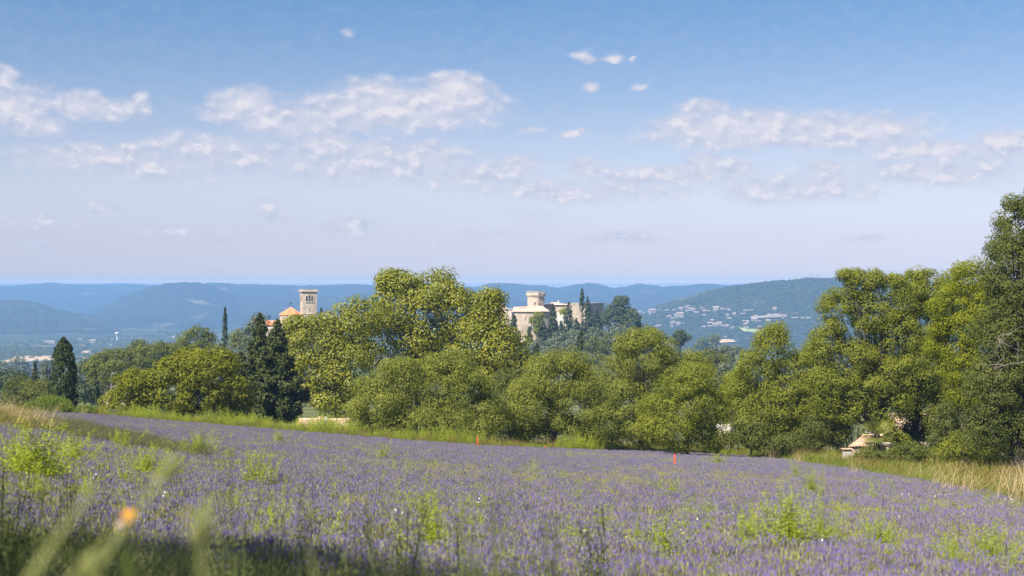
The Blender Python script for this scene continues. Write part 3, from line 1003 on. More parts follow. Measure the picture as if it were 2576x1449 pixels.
def castle():
    D = 600.0
    base = Vector((kx(1400, D), D, float(ground_z(kx(1400, D), D))))
    t = thing('castle', 'pale stone castle with octagonal balustraded tower above conifers on the hilltop', 'castle', base)
    # tower
    D1 = 612.0
    cx, cy = kx(1348.2, D1), D1
    R0, R1 = 22.0 / F * D1, 23.9 / F * D1
    oc = lambda R: [(cx + R * math.cos(math.radians(31 + 45 * k)), cy - R * math.sin(math.radians(31 + 45 * k))) for k in range(8)][::-1]
    zs = kz(740, D1); zc = kz(747, D1); zb = kz(738, D1); zt = kz(732.4, D1)
    mb = MB()
    mb.ring(oc(R0), -30, oc(R0), zc)
    mb.build('tower', M['stone'], t, off=base)
    mb = MB()
    mb.ring(oc(R0 + .02), zc, oc(R1 - .1), zs - .25, cap0=False)
    P = oc(1.0)
    for k in range(8):                       # corbels under the gallery
        a, b = np.array(oc(R0)[k]), np.array(oc(R0)[(k + 1) % 8])
        for s in np.linspace(.08, .92, 6):
            p = a + (b - a) * s; d = p - np.array([cx, cy]); d /= np.linalg.norm(d)
            q = np.array([-d[1], d[0]])
            pts = [p + q * .14 + d * -.05, p - q * .14 + d * -.05, p - q * .14 + d * .42, p + q * .14 + d * .42]
            mb.ring([tuple(x) for x in pts], zc + .25, [tuple(x) for x in pts], zs - .25)
    mb.build('corbel_ring', M['stone'], t, off=base)
    mb = MB(); mb.ring(oc(R1 + .12), zs - .25, oc(R1 + .12), zb + .02)
    mb.build('gallery_slab', M['stone_white'], t, off=base)
    mb = MB()
    h = zt - zb
    for k in range(8):
        a, b = np.array(oc(R1 - .05)[k]), np.array(oc(R1 - .05)[(k + 1) % 8])
        for s, w in [(0, .26)] + [(x, .13) for x in np.linspace(.16, .84, 5)]:
            p = a + (b - a) * s
            mb.box(p[0] - w, p[0] + w, p[1] - w, p[1] + w, zb + .02, zt - .22)
    ro, ri = oc(R1 + .12), oc(R1 - .35)
    for z0, z1 in ((zt - .22, zt), (zb + .02, zb + .22)):
        n = 8
        v = [(x, y, z0) for x, y in ro] + [(x, y, z1) for x, y in ro] + [(x, y, z0) for x, y in ri] + [(x, y, z1) for x, y in ri]
        f = []
        for i in range(n):
            j = (i + 1) % n
            f += [(i, j, n + j, n + i), (2 * n + j, 2 * n + i, 3 * n + i, 3 * n + j), (n + i, n + j, 3 * n + j, 3 * n + i), (j, i, 2 * n + i, 2 * n + j)]
        mb.add(v, f)
    mb.build('balustrade', M['stone_grey'], t, off=base)
    for sx, v in ((-1, 740.8), (1, 739.6)):
        mb = MB()
        z = kz(v, D1)
        mb.tube([(cx + sx * (R1 - .2), cy, z), (cx + sx * (R1 + .85), cy, z - .03)], [.14, .10], 6)
        mb.build('waterspout', M['stone_grey'], t, off=base)
    # two tower windows on the facets that face the field
    V8 = oc(R0)
    for (u, v, w, hh) in ((1345.0, 763.2, 3.5, 5.8), (1357.6, 765.2, 3.2, 5.8)):
        x = kx(u, D1)
        best = None
        for k in range(8):
            a, b = np.array(V8[k]), np.array(V8[(k + 1) % 8])
            if abs(b[0] - a[0]) < .2: continue
            s = (x - a[0]) / (b[0] - a[0])
            if 0 <= s <= 1:
                y = a[1] + s * (b[1] - a[1])
                if best is None or y < best[0]: best = (y, a, b, s)
        y, a, b, s = best
        d = (b - a) / np.linalg.norm(b - a); nrm = np.array([d[1], -d[0]])
        if nrm[1] > 0: nrm = -nrm
        p = a + (b - a) * s; hw = w / F * D1 / 2; hz = hh / F * D1 / 2; z = kz(v, D1)
        mb = MB()
        q = [p + d * hw - nrm * .2, p - d * hw - nrm * .2, p - d * hw + nrm * .03, p + d * hw + nrm * .03]
        mb.ring([tuple(i) for i in q], z - hz, [tuple(i) for i in q], z + hz)
        wdw = mb.build('window', M['opening'], t, off=base)
        fr = MB()
        for s0, s1, z0, z1 in ((-1.35, -1, -hz, hz), (1, 1.35, -hz, hz), (-1.35, 1.35, hz, hz + .16), (-1.5, 1.5, -hz - .18, -hz)):
            q = [p + d * hw * s0 - nrm * .1, p + d * hw * s1 - nrm * .1, p + d * hw * s1 + nrm * .10, p + d * hw * s0 + nrm * .10]
            fr.ring([tuple(i) for i in q], z + z0, [tuple(i) for i in q], z + z1)
        fr.build('frame', M['stone_white'], wdw, off=base)
    # front range: tall stone wall under a hipped tile roof
    D2 = 590.0
    x0, x1 = kx(1289.5, D2), kx(1379, D2)
    ze, zr = kz(783.5, D2), kz(772.0, D2 + 9)
    wall = [(x0, D2 + 13), (x0, D2), (x0 + 5, D2 - .35), (x0 + 10, D2 - .3), (x1 - 3, D2 + .2), (x1, D2 + 2.5), (x1 + .6, D2 + 13)]
    wobble_wall('front_wall', wall, -30, ze, M['stone'], t, base)
    o = .55
    E = [(x0 - .3, D2 + 13.4, ze), (x0 - .3, D2 - o, ze), (x0 + 5, D2 - .35 - o, ze), (x0 + 10, D2 - .3 - o, ze), (x1 - 3 + .3, D2 + .2 - o, ze), (x1 + o, D2 + 2.5 - .3, ze + .05), (x1 + .6 + o, D2 + 13.4, ze)]
    A, B = (x0 + .5, D2 + 9, zr), (x1 - 2.2, D2 + 8.5, zr + .45)
    mb = MB()
    mb.add(E + [A, B], [(1, 2, 7), (2, 3, 7), (3, 4, 8, 7), (4, 5, 8), (5, 6, 8), (6, 0, 7, 8), (0, 1, 7)])
    mb.add([(x, y, z - .14) for x, y, z in E] + E, [(i, (i + 1) % 7, 7 + (i + 1) % 7, 7 + i) for i in range(7)] + [tuple(range(6, -1, -1))], 0)
    rf = mb.build('roof', M['tile_pale'], t, off=base)
    for u in (1309, 1320, 1334, 1348):  # small raised ridge caps, read from their dark shadow lines on the tiles
        x = kx(u, D2)
        c = MB(); c.box(x - .6, x + .6, D2 + 5.2, D2 + 6.2, ze + .6, ze + 1.75)
        c.build('ridge_cap', M['tile'], rf, off=base)
    # shuttered window low in the wall, and two small vents
    x, z = kx(1336, D2), kz(826, D2)
    mb = MB(); mb.box(x - .38, x + .38, D2 - .42, D2 - .1, z - .9, z + .9)
    wdw = mb.build('window', M['opening'], t, off=base)
    for s in (-1, 1):
        c = MB(); c.box(x + s * .78 - .36, x + s * .78 + .36, D2 - .52, D2 - .36, z - .92, z + .92)
        c.build('shutter', M['shutter'], wdw, off=base)
    for u, v in ((1322, 802), (1335, 812)):
        x, z = kx(u, D2), kz(v, D2)
        mb = MB(); mb.box(x - .16, x + .16, D2 - .40, D2 - .1, z - .4, z + .4); mb.build('vent_slit', M['opening'], t, off=base)
    # left range, rendered wall above rough stone, with its own roof behind
    D3 = 594.0
    x0, x1 = kx(1250, D3), kx(1287, D3)
    zt = kz(778.6, D3)
    mb = MB(); mb.box(x0, x1, D3, D3 + 9, kz(796, D3), zt); mb.build('rendered_wall', M['render'], t, off=base)
    mb = MB(); mb.box(x0 - .3, x1 + .25, D3 - .3, D3 + 9.2, -30, kz(796, D3) - .003); mb.build('stone_base', M['stone'], t, off=base)
    mb = MB(); mb.box(x0 - .35, x1 + .3, D3 - .35, D3 + 9.3, zt + .003, zt + .22); mb.build('coping', M['stone_white'], t, off=base)
    mb = MB()
    c0, c1, zz = kx(1254, D3 + 5), kx(1277, D3 + 5), zt + .22
    a = [(c0, D3 + 2, zz), (c1, D3 + 2, zz), (c1, D3 + 9, zz), (c0, D3 + 9, zz)]
    b = [(c0 + 1, D3 + 4.5, zz + 2.0), (c0 + 2.2, D3 + 4.5, zz + 2.0)]
    mb.add(a + b, [(0, 1, 5, 4), (1, 2, 5), (2, 3, 4, 5), (3, 0, 4), (3, 2, 1, 0)])
    mb.build('roof', M['tile_pale'], t, off=base)
    mb = MB(); xx = kx(1292.5, D3); mb.box(xx - .3, xx + .3, D3 + 4, D3 + 4.6, zt - .5, zt + .9); mb.build('chimney', M['render'], t, off=base)
    # right range: low hipped roof with a chimney, wall stepping down to the terrace
    D4 = 616.0
    x0, x1 = kx(1369, D4), kx(1430, D4)
    ze = kz(767, D4)
    mb = MB(); mb.box(x0, x1, D4, D4 + 8, -30, ze); mb.build('right_wall', M['stone'], t, off=base)
    mb = MB()
    a = [(x0 - .5, D4 - .6, ze), (x1 + .6, D4 - .6, ze), (x1 + .6, D4 + 8.5, ze), (x0 - .5, D4 + 8.5, ze)]
    xm = kx(1395, D4)
    b = [(xm - .6, D4 + 4, kz(760.4, D4 + 4)), (xm + 1.2, D4 + 4, kz(760.8, D4 + 4))]
    mb.add(a + b, [(0, 1, 5, 4), (1, 2, 5), (2, 3, 4, 5), (3, 0, 4), (3, 2, 1, 0)])
    rf = mb.build('roof', M['tile_pale'], t, off=base)
    x = kx(1405.3, D4); mb = MB(); mb.box(x - .32, x + .32, D4 + 2.2, D4 + 2.9, kz(766, D4), kz(756, D4)); mb.build('chimney', M['render'], rf, off=base)
    D5 = 612.0
    x0, x1 = kx(1436, D5), kx(1470, D5)
    mb = MB(); mb.box(x0, x1, D5, D5 + 10, -30, kz(763.9, D5)); mb.build('terrace_wall', M['stone'], t, off=base)
    mb = MB(); mb.box(x0 - .1, x1 + .1, D5 - .1, D5 + 10.1, kz(763.9, D5) + .003, kz(763.9, D5) + .18); mb.build('coping', M['stone_white'], t, off=base)
    # far block, its wall turned away from the sun
    a, b = np.array([kx(1472, 611), 611.]), np.array([kx(1519, 624), 624.])
    d = (b - a) / np.linalg.norm(b - a); n = np.array([-d[1], d[0]])
    poly = [tuple(a), tuple(b), tuple(b + n * 9), tuple(a + n * 9)]
    wobble_wall('shaded_wall', poly, -30, kz(763.9, 614), M['stone'], t, base)
    q = [tuple(a - d * .2 - n * .2), tuple(b + d * .2 - n * .2), tuple(b + d * .2 + n * 9.2), tuple(a - d * .2 + n * 9.2)]
    mb = MB(); z = kz(763.9, 614); mb.ring(q, z + .003, q, z + .25); mb.build('coping', M['stone_grey'], t, off=base)
    # terrace parapet with two white posts below the right range
    D6 = 600.0
    z = kz(795, D6)
    x0, x1 = kx(1400, D6), kx(1428, D6)
    mb = MB(); mb.box(x0, x1, D6, D6 + .6, -26, z); mb.build('parapet', M['render_white'], t, off=base)
    for u in (1405.5, 1415):
        x = kx(u, D6); mb = MB(); mb.box(x - .35, x + .35, D6 + .8, D6 + 1.5, -26, z + 1.6); mb.build('gate_post', M['render_white'], t, off=base)
    return t


def arch(cx, z0, z1, hw, n=8):
    zs = z1 - hw
    return [(cx - hw, z0), (cx + hw, z0)] + [(cx + hw * math.cos(a), zs + hw * math.sin(a)) for a in np.linspace(0, math.pi, n)]


def plate(mb, outline, y0, y1, side=None):
    """Extrudes an outline in (x, z) between y0 and y1."""
    n = len(outline)
    mb.add([(x, y0, z) for x, z in outline] + [(x, y1, z) for x, z in outline],
           [(i, (i + 1) % n, n + (i + 1) % n, n + i) for i in range(n)] + [tuple(range(n)), tuple(range(2 * n - 1, n - 1, -1))])


def church():
    D = 510.0
    k = D / F
    # bell tower
    w = 5.25
    cx, cy = kx(776.0, D), D
    base = Vector((kx(760, D), D, float(ground_z(kx(760, D), D))))
    t = thing('church', 'stone church with square bell tower and red pyramid roof topped by a cross', 'church', base)
    yaw = math.radians(17.5)
    z1, zs, zc, zt = kz(790.5, D), kz(735.5, D), kz(733.8, D), kz(728.3, D)
    h = w / 2

    def tb(name, boxes, mt, parent=t, taper=None):
        mb = MB()
        for b in boxes:
            mb.box(*b)
        turned(mb, cx, cy, yaw)
        return mb.build(name, mt, parent, off=base)
    tb('tower_base', [(cx - h - .12, cx + h + .12, cy - h - .12, cy + h + .12, -34, z1)], M['stone'])
    tb('string_course', [(cx - h - .25, cx + h + .25, cy - h - .25, cy + h + .25, z1 + .003, z1 + .25)], M['stone_white'])
    tw = tb('bell_tower', [(cx - h, cx + h, cy - h, cy + h, z1 + .25, zs)], M['stone'])
    tb('cornice', [(cx - h - .22, cx + h + .22, cy - h - .22, cy + h + .22, zs + .003, zc)] + [(cx - h - .4, cx + h + .4, cy - h - .4, cy + h + .4, zc + .003, zc + .32)], M['stone_white'])
    tb('tower_parapet', [(cx - h - .3, cx + h + .3, cy - h - .3, cy - h + .2, zc + .325, zt), (cx - h - .3, cx + h + .3, cy + h - .2, cy + h + .3, zc + .325, zt),
                         (cx - h - .3, cx - h + .2, cy - h + .2, cy + h - .2, zc + .325, zt), (cx + h - .2, cx + h + .3, cy - h + .2, cy + h - .2, zc + .325, zt),
                         (cx - h + .2, cx + h - .2, cy - h + .2, cy + h - .2, zc + .33, zc + .6)], M['stone'])
    zb0, zb1 = kz(758.4, D), kz(743.0, D)
    for fr, hw, zz in ((.315, .28, zb1 - .12), (.485, .42, zb1 + .08), (.675, .28, zb1 - .12)):
        mb = MB(); plate(mb, arch(cx - h + w * fr, zb0, zz, hw), cy - h - .03, cy - h + .3)
        turned(mb, cx, cy, yaw); wd = mb.build('belfry_opening', M['opening'], tw, off=base)
    mb = MB()
    for fr in (.215, .40, .585, .765):
        x = cx - h + w * fr; mb.box(x - .10, x + .10, cy - h - .14, cy - h - .02, zb0, zb1 - .3)
    mb.box(cx - h + w * .19, cx - h + w * .79, cy - h - .22, cy - h - .02, zb0 - .3, zb0 - .003)
    turned(mb, cx, cy, yaw); mb.build('belfry_columns', M['stone_white'], tw, off=base)
    for fr in (.36, .64):
        mb = MB(); plate(mb, arch(cx - h + w * fr, zb0, zb1 - .1, .34), cy - h - .03, cy - h + .3)
        turned(mb, cx, cy, yaw - math.pi / 2); mb.build('belfry_opening', M['opening'], tw, off=base)
    for a, z0, z1b in ((yaw, 784, 775.5), (yaw - math.pi / 2, 784, 776)):
        mb = MB(); mb.box(cx - .13, cx + .13, cy - h - .03, cy - h + .3, kz(z0, D), kz(z1b, D)); turned(mb, cx, cy, a)
        mb.build('slit_window', M['opening'], tw, off=base)
    # octagonal choir under a tiled pyramid
    ox, oy = kx(731.5, D - 2), D - 2
    R = 31.5 * k / math.cos(math.radians(8))
    oc = lambda r: [(ox + r * math.cos(math.radians(12 + 45 * i)), oy - r * math.sin(math.radians(12 + 45 * i))) for i in range(8)][::-1]
    ze, za = kz(792.3, D - 2), kz(772.8, D - 2)
    mb = MB(); mb.ring(oc(R - .35), -34, oc(R - .35), ze - .15); wl = mb.build('choir_wall', M['stone'], t, off=base)
    mb = MB(); mb.ring(oc(R - .15), ze - .147, oc(R - .15), ze, cap0=True); mb.build('choir_cornice', M['stone_white'], t, off=base)
    mb = MB()
    P = oc(R)
    mb.add([(x, y, ze + .003) for x, y in P] + [(ox, oy, za)], [(i, (i + 1) % 8, 8) for i in range(8)] + [tuple(range(7, -1, -1))])
    rf = mb.build('roof', M['tile_red'], t, off=base)
    mb = MB()
    for x, y in P:
        mb.tube([(x, y, ze + .03), (ox, oy, za + .05)], [.10, .10], 5)
    mb.build('hip_ridge', M['tile'], rf, off=base)
    mb = MB()
    zc0, zc1 = za - .1, kz(758.3, D - 2)
    mb.tube([(ox, oy, zc0), (ox, oy, zc0 + .45)], [.16, .09], 6)
    mb.tube([(ox, oy, zc0 + .4), (ox, oy, zc1)], [.07, .07], 5)
    ch = zc0 + (zc1 - zc0) * .64
    mb.tube([(ox - .75, oy, ch), (ox + .75, oy, ch)], [.07, .07], 5)
    n = 12
    mb.tube([(ox + .26 * math.cos(a), oy, ch + .26 * math.sin(a)) for a in np.linspace(0, 2 * math.pi, n)], [.05] * n, 4)
    mb.build('cross', M['iron'], t, off=base)
    for kf in range(8):
        a, b = np.array(oc(R - .35)[kf]), np.array(oc(R - .35)[(kf + 1) % 8])
        p = (a + b) / 2
        if p[1] > oy + .5: continue
        d = (b - a) / np.linalg.norm(b - a); nr = p - np.array([ox, oy]); nr /= np.linalg.norm(nr)
        for s in (-.22, .22) if abs(nr[0]) < .5 else (0,):
            c = p + d * s * np.linalg.norm(b - a)
            q = [c + d * .16 - nr * .2, c - d * .16 - nr * .2, c - d * .16 + nr * .03, c + d * .16 + nr * .03]
            mb = MB(); mb.ring([tuple(i) for i in q], kz(806, D), [tuple(i) for i in q], kz(797, D)); mb.build('slit_window', M['opening'], wl, off=base)
    # low wing beyond, behind the conifers
    x0, x1 = kx(668, D + 4), kx(704, D + 4)
    mb = MB(); mb.box(x0, x1, D + 2, D + 9, -34, kz(818, D)); mb.build('low_wing', M['render'], t, off=base)
    mb = MB(); zz = kz(818, D)
    mb.add([(x0 - .4, D + 1.5, zz), (x1 + .4, D + 1.5, zz), (x1 + .4, D + 9.5, zz), (x0 - .4, D + 9.5, zz), (x0 + .2, D + 5.5, zz + 1.6), (x1 - .2, D + 5.5, zz + 1.6)],
           [(0, 1, 5, 4), (1, 2, 5), (2, 3, 4, 5), (3, 0, 4), (3, 2, 1, 0)])
    wr = mb.build('wing_roof', M['tile_red'], t, off=base)
    x = kx(679, D); mb = MB(); mb.box(x - .6, x + .6, D + 3.5, D + 4.5, zz + .3, kz(806.5, D)); mb.build('chimney', M['render'], wr, off=base)
    # nave running back from the tower, mostly behind the plane trees
    mb = MB(); mb.box(kx(736, D), kx(800, D), D + 6, D + 22, -34, kz(806, D)); mb.build('nave_wall', M['stone'], t, off=base)
    return cx, cy, zt


castle()
tower_x, tower_y, tower_z = church()


# ------------------------------------------------------------------ houses
def house_parts(name, w, d, h, pitch, wall_m, roof_m, hip=False):
    """Meshes of a small house centred on its foot: wall and roof."""
    a = MB(); a.box(-w / 2, w / 2, -d / 2, d / 2, -4.0, h)
    o = .45
    b = MB()
    e = [(-w / 2 - o, -d / 2 - o, h), (w / 2 + o, -d / 2 - o, h), (w / 2 + o, d / 2 + o, h), (-w / 2 - o, d / 2 + o, h)]
    ins = (d * .45 if hip else -o + .02)
    r = [(-w / 2 + ins, 0, h + pitch), (w / 2 - ins, 0, h + pitch)]
    b.add([(x, y, z + .004) for x, y, z in e] + r, [(0, 1, 5, 4), (1, 2, 5), (2, 3, 4, 5), (3, 0, 4), (3, 2, 1, 0)])
    out = []
    for nm, mb, mt in (('wall', a, wall_m), ('roof', b, roof_m)):
        me = bpy.data.meshes.new(nm)
        me.from_pydata(mb.v, [], mb.f); me.materials.append(mt); me.update()
        out.append(me)
    # a few openings
    c = MB()
    n = max(2, int(w / 3))
    for i in range(n):
        x = -w / 2 + w * (i + .5) / n
        c.box(x - .5, x + .5, -d / 2 - .05, -d / 2 + .1, h * .35, h * .35 + 1.4)
    me = bpy.data.meshes.new('window'); me.from_pydata(c.v, [], c.f); me.materials.append(M['opening']); me.update()
    out.append(me)
    return out


def place_house(meshes, p, rz, name, label, cat='house', group=None, s=1.0):
    t = thing(name, label, cat, p, group)
    t.rotation_euler = (0, 0, rz)
    t.scale = (s, s, s)
    for nm, me in zip(('wall', 'roof', 'windows'), meshes):
        o = link(nm, me, t)
        if nm == 'windows': o['kind'] = 'stuff'
    return t


M['village_wall'] = noise_mat('village_render', (.23, .21, .19), (.31, .285, .26), .3, 3)
M['village_tile'] = noise_mat('village_tile', (.30, .23, .19), (.40, .31, .26), .3, 4)
VIL = [house_parts('a', 10, 8, 4.6, 1.9, M['village_wall'], M['village_tile']),
       house_parts('b', 14, 8, 3.4, 1.7, M['village_wall'], M['village_tile'], True),
       house_parts('c', 9, 8, 6.2, 1.8, M['village_wall'], M['village_tile']),
       house_parts('d', 18, 9, 3.6, 1.8, M['village_wall'], M['village_tile'])]
village = [(140, 605, 50), (195, 607, 40), (240, 600, 35), (265, 609, 70), (290, 604, 40), (348, 585, 22), (400, 588, 30), (425, 583, 45), (475, 590, 30), (540, 576, 40), (590, 548, 45), (610, 542, 30), (605, 570, 36),
           (612, 587, 40), (645, 588, 45), (668, 583, 30), (738, 558, 36), (690, 610, 40), (765, 587, 30), (795, 590, 30), (878, 582, 55), (940, 575, 30), (985, 575, 50), (1005, 582, 30), (425, 648, 40), (470, 662, 50), (495, 636, 36),
           (530, 642, 60), (550, 650, 36), (762, 632, 22), (840, 680, 30), (1003, 660, 35), (990, 634, 24), (1055, 620, 30), (1130, 615, 36), (1152, 620, 30), (1160, 588, 25), (1212, 585, 16), (1445, 575, 38), (1265, 648, 30),
           (1335, 628, 25), (1395, 634, 40), (1440, 642, 50), (1470, 625, 18), (1500, 645, 30), (1535, 655, 45), (1645, 612, 40), (1715, 660, 20), (1770, 660, 35), (1640, 657, 20), (460, 715, 40), (515, 722, 40), (540, 735, 40), (570, 720, 25),
           (820, 712, 44), (815, 736, 50), (870, 738, 50), (915, 722, 44), (950, 735, 60), (985, 735, 40), (1165, 722, 40), (1160, 688, 36), (1185, 700, 20), (1250, 690, 50), (1290, 685, 44), (1385, 690, 45), (1300, 745, 30), (1165, 750, 30),
           (1035, 755, 25), (450, 748, 25), (300, 742, 50), (325, 737, 40), (760, 748, 36)]
for i, (cx_, cy_, w_) in enumerate(village):
    u, v = 1572.3 + cx_ * .2604, 628.9 + (cy_ + 10) * .2604
    p = hit(u, v, 1500)
    ms = VIL[(i * 7 + i // 3) % 4]
    wm = w_ * .2604 / F * p.y
    ref = (10, 14, 9, 18)[(i * 7 + i // 3) % 4]
    place_house(ms, p, (i * 37 % 60 - 30) * .012, 'village_house', 'small pale village house with low tiled roof on the wooded hillside', group='houses of the hillside village', s=max(.7, min(1.5, wm / ref)))
plain = [(1826, 849, 11, 'long white shed with a flat pale roof on the plain below the village'), (1882, 853, 10, 'pale farmhouse in the trees of the plain below the village meadow'), (1857, 858, 10, 'low farm building behind the pale wheat strip'),
         (1917, 851, 8, 'pale house half hidden by the oak crown below the village')]
for u, v, w_, lb in plain:
    p = hit(u, v, 1200); place_house(VIL[3], p, .1, 'farm_building', lb, 'farm building', s=w_ / F * p.y / 18)
for u, v, w_ in ((234, 862, 16), (228, 860, 8), (208, 872, 9), (202, 855, 9), (283, 855, 8), (300, 856, 6), (280, 870, 7), (332, 853, 6), (437, 852, 11), (432, 857, 8), (447, 855, 6), (372, 868, 7)):
    p = hit(u, v, 1200)
    place_house(VIL[int(u) % 3], p, (u % 7 - 3) * .1, 'valley_house', 'small pale house among dark trees on the far valley floor left of the slim cypress', group='houses of the far valley', s=w_ / F * p.y / 12)
p = hit(127, 864, 1200); place_house(VIL[3], p, .05, 'barn', 'long pale farm roof in the far wood behind the broad cypress', 'barn', s=24 / F * p.y / 18)
p = hit(215, 905, 900); place_house(VIL[2], p, .2, 'farmhouse', 'cream farmhouse between dark trees right of the broad cypress', 'house', s=10 / F * p.y / 10)


def water_tower():
    p = hit(295, 858, 1500)
    k = p.y / F
    t = thing('water_tower', 'white concrete water tower flaring to a wide bowl in the far valley', 'water tower', p)
    H = 22.5 * k
    prof = [(2.3, 0), (2.1, .45 * H), (2.6, .60 * H), (5.4, .86 * H), (5.7, H)]
    n = 20
    mb = MB()
    for (r0, z0), (r1, z1) in zip(prof[:-1], prof[1:3]):
        mb.ring([(r0 * k * .95 * math.cos(a), r0 * k * .95 * math.sin(a)) for a in np.arange(n) * 2 * math.pi / n], z0, [(r1 * k * .95 * math.cos(a), r1 * k * .95 * math.sin(a)) for a in np.arange(n) * 2 * math.pi / n], z1, False, False)
    mb.build('shaft', M['concrete'], t, smooth=True)
    mb = MB()
    for (r0, z0), (r1, z1) in zip(prof[2:-1], prof[3:]):
        mb.ring([(r0 * k * 1.05 * math.cos(a), r0 * k * 1.05 * math.sin(a)) for a in np.arange(n) * 2 * math.pi / n], z0, [(r1 * k * 1.05 * math.cos(a), r1 * k * 1.05 * math.sin(a)) for a in np.arange(n) * 2 * math.pi / n], z1, False, z1 == H)
    mb.build('bowl', M['concrete'], t, smooth=True)


water_tower()


def masts():
    for u, v0, v1, lb, dish in ((2040.5, 703.5, 687, 'thin radio mast standing alone on the crest of the village hill', False), (2053.5, 703, 689, 'stout radio mast with a round platform on the village hill crest', True), (2061.5, 703, 685, 'tallest thin radio mast beside the stout one on the hill crest', False)):
        D = 3290.0
        X = (u - 1288) / F * D
        p = Vector((X, D, float(hill_z(HILLS[-1], np.array(X), np.array(D))) + 1))
        H = kz(v1, D) - p.z
        t = thing('radio_mast', lb, 'mast', p)
        mb = MB()
        for a in (0, 2.1, 4.2):
            mb.tube([(1.0 * math.cos(a), 1.0 * math.sin(a), 0), (.45 * math.cos(a), .45 * math.sin(a), H)], [.28, .2], 4)
        for z in np.linspace(.1, .95, 7):
            mb.tube([(1.0, 0, z * H), (-.6, .8, z * H + 1.2), (-.6, -.8, z * H)], [.14, .14, .14], 4)
        mb.build('lattice', M['steel'], t)
        mb = MB()
        if dish:
            mb.ring([(2.2 * math.cos(a), 2.2 * math.sin(a)) for a in np.arange(10) * .628], H * .62, [(2.2 * math.cos(a), 2.2 * math.sin(a)) for a in np.arange(10) * .628], H * .70)
            mb.build('platform', M['steel'], t)
        else:
            mb.box(-.7, .7, -.4, .4, H * .72, H * .80); mb.build('antenna_panel', M['steel'], t)
    for u, v1 in ((1497, 706), (1712, 711), (1822, 708), (1748, 712), (1787, 713)):
        D = 6390.0
        X = (u - 1288) / F * D
        p = Vector((X, D, float(hill_z(HILLS[2], np.array(X), np.array(D))) + 1))
        H = kz(v1, D) - p.z
        t = thing('power_pylon', 'faint lattice power pylon on the far blue ridge', 'pylon', p, 'pylons along the far ridge')
        mb = MB()
        for a in range(4):
            c, s = math.cos(a * math.pi / 2 + .78), math.sin(a * math.pi / 2 + .78)
            mb.tube([(3.2 * c, 3.2 * s, 0), (.9 * c, .9 * s, H * .6), (.5 * c, .5 * s, H)], [.45, .35, .3], 4)
        mb.build('lattice', M['steel'], t)
        mb = MB()
        for z, w in ((.62, 7), (.8, 5.5)):
            mb.tube([(-w, 0, z * H), (0, 0, z * H + .8), (w, 0, z * H)], [.3, .4, .3], 4)
        mb.build('cross_arm', M['steel'], t)


masts()


def tiled_roof(name, quads, mt, parent, off, pitch_m=.24, amp=.045):
    """Roof planes (corner a, b along the eaves, c, d along the ridge) with rounded tile courses."""
    Vs, Fs, n0 = [], [], 0
    for a, b, c, d in quads:
        a, b, c, d = [np.array(x, float) for x in (a, b, c, d)]
        L = np.linalg.norm(b - a); Hh = np.linalg.norm(d - a)
        nu, nv = int(L / pitch_m) * 4 + 1, max(2, int(Hh / .4)) + 1
        nr = np.cross(b - a, d - a); nr /= np.linalg.norm(nr)
        if nr[2] < 0: nr = -nr
        s, r_ = np.meshgrid(np.linspace(0, 1, nu), np.linspace(0, 1, nv))
        P = (a + (b - a) * s[..., None]) * (1 - r_[..., None]) + (d + (c - d) * s[..., None]) * r_[..., None]
        wv = np.abs(np.sin(np.arange(nu) * np.pi / 4)) * amp
        P = P + nr * (wv[None, :, None] + (np.arange(nv) % 2)[:, None, None] * .02 + (vnoise(s * L * 3, r_ * Hh * 2) - .5)[..., None] * .03)
        i, j = np.meshgrid(np.arange(nv - 1), np.arange(nu - 1), indexing='ij')
        Fs.append((np.stack([i * nu + j, i * nu + j + 1, (i + 1) * nu + j + 1, (i + 1) * nu + j], -1) + n0).reshape(-1, 4))
        Vs.append(P.reshape(-1, 3)); n0 += nv * nu
    Fq = np.vstack(Fs)
    me = mesh_np(name, np.vstack(Vs) - np.array(off), Fq, [4] * len(Fq), [mt])
    return link(name, me, parent)


